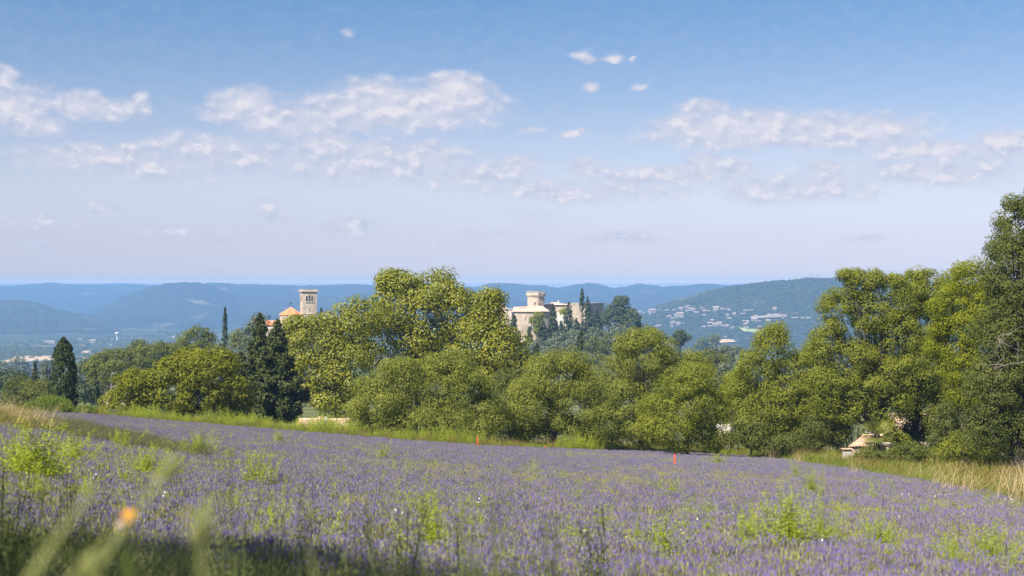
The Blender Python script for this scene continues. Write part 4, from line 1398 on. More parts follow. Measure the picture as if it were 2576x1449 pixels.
def near_houses():
    # roof just below the field edge at the left of the oaks, with three chimney pots
    D = 112.0
    x0, x1 = kx(752, D), kx(885, D)
    zr, ze = kz(1056, D), kz(1086, D - 4)
    base = Vector((kx(815, D), D, float(ground_z(kx(815, D), D))))
    t = thing('stone_house', 'tiled farmhouse roof with chimney pots just below the far field edge', 'house', base)
    mb = MB(); mb.box(x0 + .3, x1 - .3, D - 3.5, D + 4, ze - 3.2, ze - .05); mb.build('wall', M['stone'], t, off=base)
    rf = tiled_roof('roof', [((x0, D - 4, ze), (x1, D - 4, ze), (x1, D, zr), (x0, D, zr)), ((x1, D + 4.2, ze), (x0, D + 4.2, ze), (x0, D, zr - .002), (x1, D, zr - .002))], M['tile'], t, base)
    mb = MB(); mb.tube([(x0, D, zr + .02), (x1, D, zr + .02)], [.12, .12], 6); mb.build('ridge', M['tile_pale'], rf, off=base)
    xv = kx(847, D); mb = MB(); mb.tube([(xv, D - .05, zr + .04), (xv - .35, D - 4, ze + .08)], [.10, .10], 6); mb.build('verge_row', M['tile_pale'], rf, off=base)
    xc = kx(816, D); mb = MB(); mb.box(xc - .36, xc + .36, D - 1.5, D - .8, zr - 1.2, zr - .08); ch = mb.build('chimney', M['render'], t, off=base)
    for i, dx in enumerate((-.24, 0, .24)):
        mb = MB(); mb.tube([(xc + dx, D - 1.15, zr - .08), (xc + dx, D - 1.15, zr + .36)], [.11, .095], 8); mb.build('chimney_pot', M['tile'] if i < 2 else M['concrete'], ch, off=base, smooth=True)
    # hut with a tiled roof under the oaks on the right
    D = 90.0
    u2 = lambda c: 2075.4 + c * .12207
    v2 = lambda c: 1031.4 + c * .12207
    base = Vector((kx(2165, D), D, float(ground_z(kx(2165, D), D))))
    t = thing('tiled_hut', 'low stone hut with sloping clay tile roof beneath the right oaks', 'hut', base)
    zr, ze = kz(v2(530), D + 1.8), kz(v2(760), D - 1.6)
    ra, rb = kx(u2(770), D + 1.8), kx(u2(1190), D + 1.8)
    ea, eb = kx(u2(470), D - 1.6), kx(u2(1110), D - 1.6)
    rf = tiled_roof('roof', [((ea, D - 1.6, ze), (eb, D - 1.6, ze), (rb, D + 1.8, zr), (ra, D + 1.8, zr))], M['tile'], t, base, .2, .05)
    mb = MB(); mb.tube([(ra, D + 1.8, zr + .03), (rb, D + 1.8, zr + .03)], [.10, .10], 6); mb.build('ridge', M['tile_pale'], rf, off=base)
    mb = MB()
    mb.add([(ea + .2, D - 1.45, base.z - 1), (eb - .1, D - 1.45, base.z - 1), (rb - .1, D + 1.75, base.z - 1), (ra + .1, D + 1.75, base.z - 1),
            (ea + .2, D - 1.45, ze - .06), (eb - .1, D - 1.45, ze - .06), (rb - .1, D + 1.75, zr - .06), (ra + .1, D + 1.75, zr - .06)],
           [(3, 2, 1, 0), (4, 5, 6, 7), (0, 1, 5, 4), (1, 2, 6, 5), (2, 3, 7, 6), (3, 0, 4, 7)])
    mb.build('wall', M['stone'], t, off=base)
    x = kx(u2(1195), D); mb = MB(); mb.box(x - .4, x + .55, D - .9, D + .6, base.z - .6, kz(v2(690), D)); mb.build('side_wall', M['stone'], t, off=base)
    # low coping of an outbuilding at the hut's left
    a, b = kx(u2(340), D - 2), kx(u2(505), D - 2)
    base2 = Vector(((a + b) / 2, D - 2.4, float(ground_z((a + b) / 2, D - 2.4))))
    t2 = thing('low_wall', 'short low wall with pale tile coping left of the hut', 'wall', base2)
    mb = MB(); mb.box(a, b, D - 2.6, D - 2.2, base2.z - .4, kz(v2(790), D - 2)); mb.build('masonry', M['stone_grey'], t2, off=base2)
    mb = MB(); mb.box(a - .08, b + .08, D - 2.7, D - 2.1, kz(v2(790), D - 2) + .003, kz(v2(778), D - 2)); mb.build('coping', M['tile'], t2, off=base2)
    # pink-roofed house seen through the trunks
    D = 122.0
    x0, x1 = kx(2200, D), kx(2395, D)
    base = Vector(((x0 + x1) / 2, D, float(ground_z((x0 + x1) / 2, D))))
    t = thing('pink_house', 'pink tile roofed house glimpsed between the right oak trunks', 'house', base)
    zr, ze = kz(1040, D), kz(1092, D - 5)
    tiled_roof('roof', [((x0, D - 5, ze), (x1, D - 5, ze), (x1, D, zr), (x0, D, zr)), ((x1, D + 5, ze), (x0, D + 5, ze), (x0, D, zr - .002), (x1, D, zr - .002))], M['tile_pale'], t, base, .3)
    mb = MB(); mb.box(x0 + .3, x1 - .3, D - 4.5, D + 4.5, base.z - 1, ze - .06); mb.build('wall', M['render'], t, off=base)
    # far small house behind the dome tree, left
    D = 235.0
    x0, x1 = kx(268, D), kx(316, D)
    base = Vector(((x0 + x1) / 2, D, float(ground_z((x0 + x1) / 2, D))))
    t = thing('small_house', 'small white house with shallow tile roof left of the dome tree', 'house', base)
    ze, zr = kz(971, D), kz(963.5, D + 3)
    mb = MB(); mb.box(x0, x1, D, D + 6, base.z - 1, ze); mb.build('wall', M['render_white'], t, off=base)
    mb = MB(); o = .5
    mb.add([(x0 - o, D - o, ze), (x1 + o, D - o, ze), (x1 + o, D + 6 + o, ze), (x0 - o, D + 6 + o, ze), (x0 + 1.3, D + 3, zr), (x1 - 1.3, D + 3, zr)], [(0, 1, 5, 4), (1, 2, 5), (2, 3, 4, 5), (3, 0, 4), (3, 2, 1, 0)])
    mb.build('roof', M['tile_pale'], t, off=base)
    for u in (275, 281.5):
        x = kx(u, D); mb = MB(); mb.box(x - .35, x + .35, D - .05, D + .1, ze - 1.6, ze - .35); mb.build('window', M['opening'], t, off=base)
    # two lamp posts by that house
    for u, v, D, lb in ((280, 941, 215.0, 'slim street lamp standing nearer the small cypress by the white house'), (297, 940, 240.0, 'slim street lamp rising directly above the small white house roof')):
        x = kx(u, D); g = float(ground_z(x, D)); zt = kz(v, D)
        t = thing('street_lamp', lb, 'street lamp', (x, D, g))
        mb = MB(); mb.tube([(0, 0, -.2), (0, 0, zt - g)], [.07, .05], 6); mb.build('pole', M['steel'], t)
        mb = MB(); mb.tube([(0, 0, zt - g), (.4, 0, zt - g + .1)], [.04, .04], 5); mb.box(.3, .7, -.1, .1, zt - g + .06, zt - g + .2); mb.build('lamp_head', M['steel'], t)
    # utility pole and pale shed in the gap between the oaks
    D = 112.0
    x = kx(1841.5, D); g = float(ground_z(x, D)); zt = kz(1030, D)
    t = thing('utility_pole', 'dark wooden utility pole in the gap between two oaks', 'pole', (x, D, g))
    mb = MB(); mb.tube([(0, 0, -.4), (0, 0, zt - g)], [.15, .11], 8); mb.build('pole', M['bark'], t, smooth=True)
    mb = MB(); mb.box(-.5, .5, -.06, .06, zt - g - .5, zt - g - .38); mb.build('cross_arm', M['bark'], t)
    for s in (-.4, .4):
        mb = MB(); mb.tube([(s, 0, zt - g - .37), (s, 0, zt - g - .2)], [.05, .04], 6); mb.build('insulator', M['concrete'], t)
    D = 124.0
    x0, x1 = kx(1818, D), kx(1843, D)
    base = Vector(((x0 + x1) / 2, D, float(ground_z((x0 + x1) / 2, D))))
    t = thing('garden_shed', 'pale grey shed behind the utility pole between the oaks', 'shed', base)
    ze = kz(1096, D)
    mb = MB(); mb.box(x0, x1, D, D + 3, base.z - .8, ze); mb.build('wall', M['stone'], t, off=base)
    mb = MB(); mb.add([(x0 - .2, D - .3, ze + .003), (x1 + .2, D - .3, ze + .003), (x1 + .2, D + 3.2, ze + .6), (x0 - .2, D + 3.2, ze + .6), (x0 - .2, D - .3, ze + .1), (x1 + .2, D - .3, ze + .1), (x1 + .2, D + 3.2, ze + .7), (x0 - .2, D + 3.2, ze + .7)],
                      [(3, 2, 1, 0), (4, 5, 6, 7), (0, 1, 5, 4), (1, 2, 6, 5), (2, 3, 7, 6), (3, 0, 4, 7)]); mb.build('roof', M['stone_grey'], t, off=base)


near_houses()


# ------------------------------------------------------------------ trees beyond the field
OAKS = 'broadleaf trees along the far field edge'
# left: dome tree, broad cypress, dark conifers
tree('dome_tree', 'broad dome-shaped yellow-green tree left of the dark conifers', 'tree', 116,
     [(525, 962, 96, 90), (590, 1000, 46, 62), (440, 985, 88, 78), (345, 990, 62, 66), (300, 1020, 42, 42), (480, 935, 58, 60), (560, 1030, 70, 45), (400, 1030, 90, 40), (540, 915, 60, 45)],
     M['linden'], 11, 470, leaf_px=2.3, clump_px=7.0, cover=1.15, density=1.15, group=OAKS, kids=8, child=.45, up=.7)
cypress('broad_cypress', 'stout dark columnar cypress with rough blunt top beside the dome tree', 130, 160, 848, 1048, 31, 12, blunt=.75, leaf_px=1.9, cover=1.05, tufts=1.25)
conifer('dark_conifer', 'tall dark conifer left of its twin, below the church', 131, 655, 784, 1056, 70, M['conifer'], 13, shape=.80, cover=.95, ragged=.45, droop=.32)
conifer('dark_conifer', 'second dark conifer standing right of its twin, against the plane trees', 127, 698, 800, 1062, 84, M['conifer'], 14, shape=.78, cover=.95, ragged=.45, droop=.32)
conifer('dark_conifer', 'short ragged conifer at the left foot of the twin conifers', 134, 606, 880, 1050, 42, M['conifer'], 15, shape=.6, cover=.8, ragged=.5)
# plane trees
PL = 'plane trees in front of the castle'
tree('plane_tree', 'bright plane tree below the church bell tower', 'tree', 152,
     [(800, 860, 76, 80), (872, 838, 64, 66), (754, 852, 32, 38), (830, 970, 66, 90), (890, 920, 72, 90), (770, 930, 45, 70), (905, 800, 46, 44), (845, 1020, 40, 50), (738, 822, 18, 16), (790, 830, 26, 22)],
     M['plane'], 21, 850, leaf_px=2.5, clump_px=10.5, cover=.8, group=PL, kids=8, leaf_min=.2)
tree('plane_tree', 'tallest plane tree with twin crown lobes rising above the blue ridge', 'tree', 158,
     [(1000, 775, 62, 84), (1080, 795, 78, 92), (1150, 800, 66, 84), (955, 830, 52, 66), (1040, 890, 110, 86), (990, 715, 34, 38), (1035, 722, 30, 32), (1098, 728, 48, 42), (1145, 755, 40, 36), (1195, 790, 30, 40)],
     M['plane'], 22, 1050, leaf_px=2.5, clump_px=10.5, cover=.8, group=PL, kids=8, leaf_min=.2)
tree('plane_tree', 'plane tree with the brightest yellow leaves, left of the castle wall', 'tree', 146,
     [(1228, 795, 36, 56), (1205, 868, 66, 64), (1262, 885, 62, 62), (1302, 930, 38, 44), (1180, 925, 56, 56), (1235, 760, 24, 24), (1250, 820, 26, 34), (1250, 960, 70, 50)],
     M['plane'], 23, 1220, leaf_px=2.5, clump_px=10, cover=.85, group=PL, kids=8, leaf_min=.2)
# oaks along the field
tree('oak_tree', 'wide round oak with its skirt on the field edge, left of the leftmost marker stake', 'tree', 96,
     [(1080, 985, 104, 84), (960, 1025, 80, 76), (1180, 1015, 84, 84), (900, 1055, 36, 40), (1225, 1065, 48, 52), (1080, 1072, 150, 44), (1160, 1090, 90, 30), (950, 1085, 60, 26), (1010, 940, 60, 44), (1130, 940, 60, 50), (980, 1075, 60, 35)],
     M['oak_grey'], 31, 1080, group=OAKS, clump_px=9, kids=8)
tree('oak_tree', 'grey-green oak directly behind the tiny stake tip', 'tree', 99,
     [(1405, 955, 84, 70), (1335, 1025, 66, 70), (1450, 1020, 82, 86), (1300, 1085, 44, 42), (1400, 1095, 110, 42), (1460, 1095, 70, 40), (1440, 930, 50, 44), (1360, 960, 44, 52)],
     M['oak_grey'], 32, 1390, group=OAKS, clump_px=9, kids=8)
tree('oak_tree', 'tall dull green oak straight below the conifers of the castle hill', 'tree', 106,
     [(1620, 905, 72, 74), (1540, 955, 54, 64), (1700, 950, 72, 78), (1590, 1030, 92, 84), (1520, 1075, 72, 60), (1590, 1095, 90, 40), (1650, 868, 44, 40), (1585, 880, 44, 40), (1740, 925, 40, 40)],
     M['oak_grey'], 33, 1610, group=OAKS, clump_px=9, kids=8)
tree('oak_tree', 'sunlit oak in front of the dull green one, above the right-hand stake', 'tree', 95,
     [(1722, 1010, 78, 92), (1788, 1040, 50, 80), (1695, 1090, 90, 50), (1770, 1090, 50, 44), (1760, 960, 48, 46), (1660, 1040, 40, 60)],
     M['oak'], 34, 1730, group=OAKS, clump_px=9, kids=8)
tree('pale_tree', 'pale yellow-leaved tree in the gap behind the utility pole', 'tree', 118,
     [(1852, 968, 32, 46), (1838, 1025, 34, 50), (1875, 1020, 28, 50), (1845, 1005, 40, 60)], M['oak_lime'], 35, 1850, group=OAKS, clump_px=6, rad=.14)
tree('oak_tree', 'spreading olive-green oak right of the utility pole gap', 'tree', 102,
     [(1938, 885, 50, 62), (1900, 950, 54, 66), (1990, 955, 66, 84), (2050, 940, 46, 78), (1930, 1040, 84, 76), (2040, 1050, 78, 74), (1955, 845, 24, 30), (1870, 1000, 34, 50), (1985, 1000, 80, 60), (1920, 1095, 60, 34), (2010, 1095, 70, 36)],
     M['oak'], 36, 1965, group=OAKS, clump_px=7.5, cover=.8, density=.95, kids=8)
tree('oak_tree', 'tall open oak with forked crown tips against the village hill', 'tree', 98,
     [(2160, 715, 34, 38), (2205, 712, 26, 34), (2108, 778, 48, 46), (2190, 785, 58, 66), (2088, 850, 52, 52), (2250, 730, 36, 44), (2262, 850, 62, 80), (2150, 905, 84, 64), (2292, 755, 42, 60), (2180, 985, 76, 44), (2128, 700, 16, 18), (2060, 890, 36, 40), (2110, 960, 60, 50), (2240, 950, 60, 60), (2215, 1030, 40, 40), (2120, 1030, 70, 50), (2255, 1010, 50, 60), (2070, 980, 50, 50)],
     M['oak'], 37, 2225, group=OAKS, clump_px=7.0, cover=.85, density=1.0, kids=8, rad=.34)
tree('oak_tree', 'twin-stemmed oak between the open oak and the lime-green tree', 'tree', 99,
     [(2338, 735, 46, 52), (2322, 825, 62, 80), (2290, 945, 82, 74), (2368, 955, 76, 84), (2330, 1030, 80, 52), (2385, 715, 26, 34), (2350, 890, 60, 70), (2300, 700, 18, 22), (2290, 1010, 60, 50), (2390, 1040, 60, 50), (2345, 1060, 60, 40), (2360, 780, 50, 60)],
     M['oak'], 38, 2290, group=OAKS, clump_px=7.0, cover=.85, density=1.05, kids=8, rad=.26)
tree('lime_tree', 'bright lime-green tree at the left of the giant dark oak', 'tree', 87,
     [(2440, 702, 48, 50), (2408, 775, 66, 58), (2402, 855, 68, 66), (2455, 830, 56, 80), (2425, 922, 66, 50), (2468, 755, 44, 64), (2440, 985, 60, 50), (2365, 860, 34, 46)], M['oak_lime'], 39, 2430, group=OAKS, clump_px=7.5, cover=.85, kids=8)
tree('giant_oak', 'giant dark oak, the tallest tree, above the dry grass verge', 'tree', 78,
     [(2560, 570, 48, 82), (2530, 675, 60, 84), (2585, 770, 84, 88), (2535, 870, 62, 68), (2590, 950, 84, 96), (2530, 1010, 66, 72), (2585, 1090, 84, 58), (2505, 1080, 50, 50), (2605, 515, 34, 48), (2530, 780, 36, 70), (2560, 690, 70, 80), (2630, 880, 70, 150), (2640, 680, 60, 150), (2530, 920, 50, 60), (2512, 725, 34, 50), (2495, 1000, 60, 80), (2480, 1080, 66, 60), (2500, 850, 46, 80), (2470, 960, 44, 70)],
     M['oak_dark'], 40, 2570, group=OAKS, clump_px=9.0, cover=.85, kids=8, rad=.5)
tree('understory_bush', 'dark bush under the spreading oak, left of the tiled hut', 'bush', 99,
     [(2070, 1085, 50, 50), (2030, 1110, 44, 34), (2108, 1095, 24, 36), (1985, 1118, 50, 24)], M['oak_dark'], 48, 2060, clump_px=7, rad=.06)
tree('understory_bush', 'dark thicket behind the trunks right of the pink house', 'bush', 100,
     [(2290, 1100, 40, 34), (2330, 1110, 50, 34), (2270, 1120, 30, 26), (2370, 1100, 40, 44)], M['oak_dark'], 49, 2300, clump_px=7, rad=.06)
tree('understory_bush', 'dark thicket under the giant oak at the edge of the dry grass', 'bush', 84,
     [(2500, 1120, 60, 50), (2560, 1130, 60, 50), (2610, 1120, 60, 60)], M['oak_dark'], 50, 2540, clump_px=7, rad=.06)
tree('understory_bush', 'dark shrubby growth beneath the lime-green tree', 'bush', 92,
     [(2400, 1095, 66, 56), (2455, 1105, 66, 56), (2360, 1120, 36, 34), (2430, 1050, 66, 60)], M['oak_dark'], 41, 2420, clump_px=6, rad=.06)
tree('understory_bush', 'leafy bush at the feet of the oaks between the hut and the trunks', 'bush', 97,
     [(2232, 1080, 30, 26), (2255, 1105, 28, 22), (2225, 1110, 16, 18)], M['oak'], 42, 2240, clump_px=5, rad=.05)
tree('pale_bush', 'yellow-leaved bush right of the utility pole at the field edge', 'bush', 100,
     [(1885, 1110, 26, 26), (1905, 1085, 26, 30), (1870, 1085, 18, 30), (1920, 1120, 18, 16)], M['palegreen'], 43, 1890, clump_px=5, rad=.05)
tree('pale_bush', 'low leafy bush left of the utility pole behind the right stake', 'bush', 103,
     [(1798, 1115, 22, 20), (1780, 1125, 20, 14), (1820, 1116, 20, 20), (1834, 1104, 14, 18)], M['palegreen'], 44, 1798, clump_px=5, rad=.04)
tree('verge_bush', 'low pale green shrub on the grass verge in front of the tiled hut', 'bush', 82,
     [(2195, 1146, 36, 22), (2170, 1152, 24, 14), (2222, 1150, 22, 16)], M['palegreen'], 131, 2195, clump_px=5, rad=.03)
tree('verge_bush', 'taller green shrub on the verge between the twin-stemmed oak and the hut', 'bush', 83,
     [(2288, 1136, 44, 28), (2320, 1145, 34, 18), (2258, 1145, 26, 18)], M['midgreen'], 132, 2288, clump_px=5, rad=.03)
tree('verge_bush', 'dark green bush at the foot of the lime-green tree on the verge', 'bush', 82,
     [(2425, 1125, 50, 34), (2385, 1138, 40, 22), (2465, 1130, 40, 34)], M['oak'], 133, 2425, clump_px=6, rad=.03)
tree('dark_filler_tree', 'dark leafy tree filling the gap below the tallest plane', 'tree', 118,
     [(1285, 1010, 60, 80), (1260, 1060, 50, 50), (1320, 960, 36, 44)], M['oak_dark'], 45, 1285, group=OAKS, clump_px=7)
tree('dark_filler_tree', 'shadowed evergreen tree deep between the pole and the spreading oak', 'tree', 120,
     [(1960, 1060, 90, 70), (2060, 1060, 80, 70), (2120, 1030, 50, 60)], M['oak_dark'], 46, 2000, group=OAKS, clump_px=7)
tree('dark_filler_tree', 'shadowed evergreen tree behind the trunks of the twin-stemmed oak', 'tree', 112,
     [(2440, 1040, 80, 80), (2500, 1000, 60, 90), (2400, 1000, 60, 60)], M['oak_dark'], 47, 2440, group=OAKS, clump_px=7)


def dead_branches():
    for i, (u, v, lb) in enumerate(((2535, 950, 'pale bare dead branch hanging from the giant oak, the lower one'), (2500, 880, 'grey bare twiggy branch on the giant oak above the other'))):
        r = np.random.default_rng(60 + i)
        Y = 74.0
        p0 = np.array(UV(u + 46, v - 40, Y + 1.0))
        mb = MB()

        def grow(p, d, L, rad, depth):
            q = [p]
            for s in range(4):
                d = unit(d + r.normal(size=3) * .22 + np.array([0, 0, -.10]))
                q.append(q[-1] + d * L / 4)
            mb.tube(q, np.linspace(rad, rad * .45, 5), 5)
            if depth:
                for s in range(4):
                    grow(q[1 + s % 4], unit(d + r.normal(size=3) * .7), L * .6, rad * .5, depth - 1)
        grow(p0, np.array([-.9, -.3, -.25]), 1.9, .026, 2)
        t = thing('dead_branch', lb, 'branch', Vector(p0), 'dead branches of the giant oak')
        mb.build('limb', M['bark_pale'], t, off=p0, smooth=True)
    # bare vine tangle by the hut
    r = np.random.default_rng(66)
    Y = 100.0
    p0 = np.array([kx(2140, Y), Y, float(ground_z(kx(2140, Y), Y))])
    t = thing('bare_bramble', 'leafless grey bramble arching behind the hut roof', 'bramble', Vector(p0))
    mb = MB()
    for i in range(70):
        a = p0 + np.array([r.uniform(-1.4, 1.6), r.uniform(-.6, .8), 0])
        hgt = r.uniform(1.6, 3.0); dx = r.normal() * 1.0
        s = np.linspace(0, 1, 7)
        q = np.stack([a[0] + dx * s ** 1.6, a[1] + r.normal() * .4 * s, a[2] + hgt * np.sin(s * 2.2) / 1.0], 1)
        mb.tube(q, np.linspace(.022, .010, 7), 4)
    mb.build('canes', M['bark_pale'], t, off=p0)


dead_branches()


def palm():
    r = np.random.default_rng(71)
    Y = 88.5
    X = kx(2206, Y)
    g = float(ground_z(X, Y)); zt = kz(1092, Y)
    t = thing('fan_palm', 'small fan palm with a dark trunk beside the tiled hut', 'palm', (X, Y, g))
    mb = MB()
    n = 12
    mb.tube([(0, 0, -.3)] + [(0, 0, (zt - g) * s) for s in np.linspace(.02, 1, n)], [.16] + [.17 + .03 * (i % 2) for i in range(n)], 8)
    mb.build('trunk', M['bark'], t, smooth=False)
    for i in range(22):
        a = r.uniform(0, 6.28); e = r.uniform(-.5, 1.2)
        d = np.array([math.cos(a) * math.cos(e), math.sin(a) * math.cos(e), math.sin(e)])
        st = np.array([0, 0, zt - g]); hub = st + d * r.uniform(.4, .6)
        side = unit(np.cross(d, [0, 0, 1.0])); upv = np.cross(side, d)
        V, Fc = [], []
        for j in range(15):
            b = (j - 7) / 7 * 1.75
            dd = d * math.cos(b) + side * math.sin(b)
            tip = hub + dd * .62 + upv * (-.10 - .05 * abs(j - 7) / 7)
            w = np.cross(dd, upv) * .035
            k = len(V); V += [hub, hub + dd * .35 + w, tip, hub + dd * .35 - w]; Fc.append((k, k + 1, k + 2, k + 3))
        k = len(V); w = side * .015
        V += [st - w, st + w, hub + w, hub - w]; Fc.append((k, k + 1, k + 2, k + 3))
        me = mesh_np('frond', np.array(V), np.array(Fc), [4] * len(Fc), [M['palegreen']], np.full(len(Fc), r.uniform(.3, 1)))
        link('frond', me, t)


palm()
# far left group
tree('dark_oak', 'dark olive-green oak thicket left of the broad cypress', 'tree', 150,
     [(50, 990, 52, 40), (95, 1000, 44, 46), (20, 1018, 40, 34), (75, 1035, 76, 30), (112, 985, 26, 26)], M['oak_dark'], 51, 70, clump_px=6, kids=7)
tree('dark_pine', 'blue-grey pine top peeping over the oak thicket at the left frame edge', 'tree', 300,
     [(10, 958, 34, 24), (45, 948, 30, 16), (-30, 965, 40, 26)], M['pine'], 52, 10, clump_px=4.5, kids=6)
conifer('small_conifer', 'small narrow conifer between the oak thicket and the broad cypress', 260, 88, 910, 975, 13, M['conifer'], 53, shape=.8)
tree('poplar', 'soft grey poplar peeping out left of the broad cypress', 'tree', 330, [(122, 935, 15, 26), (116, 950, 14, 20)], M['olive'], 54, 120, clump_px=4, kids=5)
BL = 'blue-green trees by the wheat field'
tree('field_tree', 'blue-green leafy tree standing against the wheat field at the left', 'tree', 900, [(45, 920, 24, 26), (26, 936, 24, 20), (60, 935, 18, 20)], M['olive'], 55, 45, clump_px=3.5, kids=5, leaf_px=1.8, group=BL)
tree('field_tree', 'round grey tree in front of the distant lavender rows', 'tree', 1000, [(101, 930, 12, 15), (92, 936, 8, 10)], M['olive'], 56, 100, clump_px=3, kids=5, leaf_px=1.6, group=BL)
tree('field_tree', 'dark tree at the left frame edge beside the wheat', 'tree', 1000, [(6, 925, 14, 20), (-8, 930, 14, 18)], M['midgreen'], 57, 4, clump_px=3, kids=5, leaf_px=1.6, group=BL)
tree('field_tree', 'small round tree at the near border of the wheat field', 'tree', 1400, [(60, 917, 5, 6)], M['olive'], 58, 60, clump_px=2, kids=4, leaf_px=1.4, group=BL)
tree('field_tree', 'round tree below the right corner of the wheat field', 'tree', 1400, [(116, 911, 9, 9), (90, 912, 6, 6)], M['olive'], 59, 112, clump_px=2, kids=4, leaf_px=1.4, group=BL)
# mid-distance band, left of the conifers
MID = 'mid-distance trees behind the dome tree'
for nm, lb, Y, ell, mm, sd in (
    ('mid_tree', 'yellow-green tree behind the slender leaning cypress', 236, [(258, 945, 40, 36), (232, 925, 26, 22), (290, 935, 30, 30)], 'palegreen', 61),
    ('mid_tree', 'grey-green tree just right of the broad cypress', 262, [(212, 935, 22, 34), (225, 975, 34, 30), (255, 985, 40, 24)], 'olive', 62),
    ('mid_tree', 'pointed pale tree behind the yellow-green one', 300, [(243, 912, 11, 24), (256, 905, 10, 14), (270, 898, 16, 16)], 'palegreen', 63),
    ('mid_tree', 'dark-bottomed round tree above the small white house', 270, [(318, 920, 42, 46), (345, 935, 40, 44), (300, 900, 26, 24)], 'midgreen', 64),
    ('mid_tree', 'long low olive crown behind the left shoulder of the dome tree', 286, [(395, 895, 56, 34), (430, 890, 40, 28), (360, 905, 36, 34)], 'midgreen', 65),
    ('mid_tree', 'small dark tree top above the long low crown', 350, [(354, 872, 22, 16), (340, 880, 16, 14)], 'oak_dark', 66),
    ('mid_tree', 'rounded tall green tree above the dome tree summit', 330, [(494, 852, 42, 30), (470, 868, 30, 26), (525, 868, 24, 24), (500, 885, 40, 30)], 'midgreen', 67),
    ('mid_tree', 'grey-green tree at the foot of the tall slim cypress', 320, [(552, 890, 26, 34), (590, 905, 34, 30), (540, 915, 30, 30)], 'olive', 68),
    ('mid_tree', 'soft green tree between the rounded tall one and the long crown', 315, [(452, 905, 30, 24), (440, 885, 20, 16)], 'palegreen', 69),
    ('mid_tree', 'blue-green oak between the church conifers and the slim cypress', 300, [(622, 905, 30, 50), (640, 850, 26, 40), (655, 815, 20, 24)], 'olive', 70),
):
    tree(nm, lb, 'tree', Y, ell, M[mm], sd, clump_px=5.0, kids=6, leaf_px=2.0, group=MID)
UP = 'round-crowned stone pines'
tree('stone_pine', 'round stone pine left of its pair on the lawn by the leaning cypress', 'tree', 212, [(212, 988, 19, 21), (208, 996, 16, 14)], M['pine'], 72, 213, clump_px=4, kids=6, rad=.22, leaf_px=1.8, up=.8, group=UP)
tree('stone_pine', 'right-hand stone pine of the pair on the lawn', 'tree', 218, [(233, 988, 20, 21), (238, 997, 14, 14)], M['pine'], 73, 233, clump_px=4, kids=6, rad=.22, leaf_px=1.8, up=.8, group=UP)
tree('stone_pine', 'mushroom-shaped golden pine right of the tall slim cypress', 'tree', 335, [(600, 853, 25, 22), (590, 862, 18, 16), (612, 862, 18, 16)], M['palegreen'], 74, 600, clump_px=4, kids=6, rad=.3, leaf_px=1.8, up=.8, group=UP)
SC = 'slim cypresses'
cypress('slim_cypress', 'tallest slim cypress standing against the blue hills left of the church', 340, 566, 774, 872, 6.0, 75, blunt=.12, group=SC)
cypress('slim_cypress', 'slender leaning cypress beside the pair of lawn pines', 200, 245, 930, 1028, 6.5, 76, blunt=.12, lean=-.05, group=SC)
cypress('slim_cypress', 'short dark cypress tip behind the left shoulder of the dome tree', 205, 389, 898, 960, 8, 77, blunt=.3, group=SC)
cypress('slim_cypress', 'thin cypress spire immediately right of the church bell tower', 500, 808, 775, 830, 4.0, 78, blunt=.12, group=SC)
cypress('slim_cypress', 'thin cypress spire rising above the plane tree left of the castle', 585, 1254, 727, 790, 3.0, 79, blunt=.12, group=SC)
cypress('slim_cypress', 'cypress spire rising from the castle terrace right of the tower', 604, 1464, 727, 782, 5.2, 80, blunt=.12, group=SC)
cypress('slim_cypress', 'crooked dark cypress below the castle hill conifers', 240, 1459, 830, 880, 5.5, 81, blunt=.2, lean=.12, group=SC)
cypress('slim_cypress', 'small dark cypress tip right of the plane tree leaves under the castle', 205, 1350, 866, 905, 5, 82, blunt=.3, group=SC)
cypress('slim_cypress', 'tiny dark cypress in the gap left of the spreading oak', 300, 1866, 886, 925, 3.5, 83, blunt=.3, group=SC)
# castle hill
CH = 'conifers on the castle hill'
for ua, va, vb, hw, mm, sd, Y, lb in (
    (1292, 786, 868, 19, 'conifer', 91, 565, 'dark conifer in front of the left part of the castle wall'),
    (1331, 822, 874, 12, 'conifer', 92, 560, 'small conifer below the white-shuttered castle window'),
    (1366, 806, 870, 19, 'conifer', 93, 562, 'conifer at the right corner of the front castle wall'),
    (1391, 763, 866, 19, 'conifer', 94, 572, 'tallest dark conifer right below the castle tower'),
    (1432, 758, 860, 21, 'pine', 95, 585, 'conifer in front of the low right castle roof'),
    (1478, 746, 860, 24, 'pine', 96, 590, 'pointed conifer just right of the terrace cypress spire'),
    (1502, 781, 862, 20, 'pine', 124, 588, 'conifer standing before the grey end wall of the castle'),
    (1412, 806, 880, 20, 'pine', 97, 550, 'blue-green young conifer below the pair of taller ones'),
    (1607, 797, 850, 13, 'conifer', 98, 600, 'last small conifer at the right end of the castle hill'),
    (1450, 800, 880, 24, 'pine', 99, 556, 'shaggy blue conifer in the middle of the castle slope'),
):
    conifer('hill_conifer', lb, Y, ua, va, vb, hw, M[mm], sd, group=CH, leaf_px=1.9, shape=.7, ragged=.3, cover=1.1)
tree('hill_pine', 'big dark pine with a jagged top at the right of the castle', 'tree', 596,
     [(1558, 782, 30, 26), (1548, 815, 37, 30), (1585, 818, 26, 32), (1558, 760, 8, 11), (1536, 796, 14, 18), (1590, 795, 16, 18), (1570, 762, 7, 12)], M['pine'], 101, 1560, clump_px=4.2, kids=6, leaf_px=1.8, group='pines on the castle hill')
tree('hill_pine', 'dark lone pine right of the castle hill above the oaks', 'tree', 470, [(1710, 850, 24, 14), (1722, 858, 20, 14), (1700, 860, 16, 14), (1712, 842, 10, 8)], M['pine'], 102, 1710, clump_px=4, kids=6, leaf_px=1.8, group='pines on the castle hill')
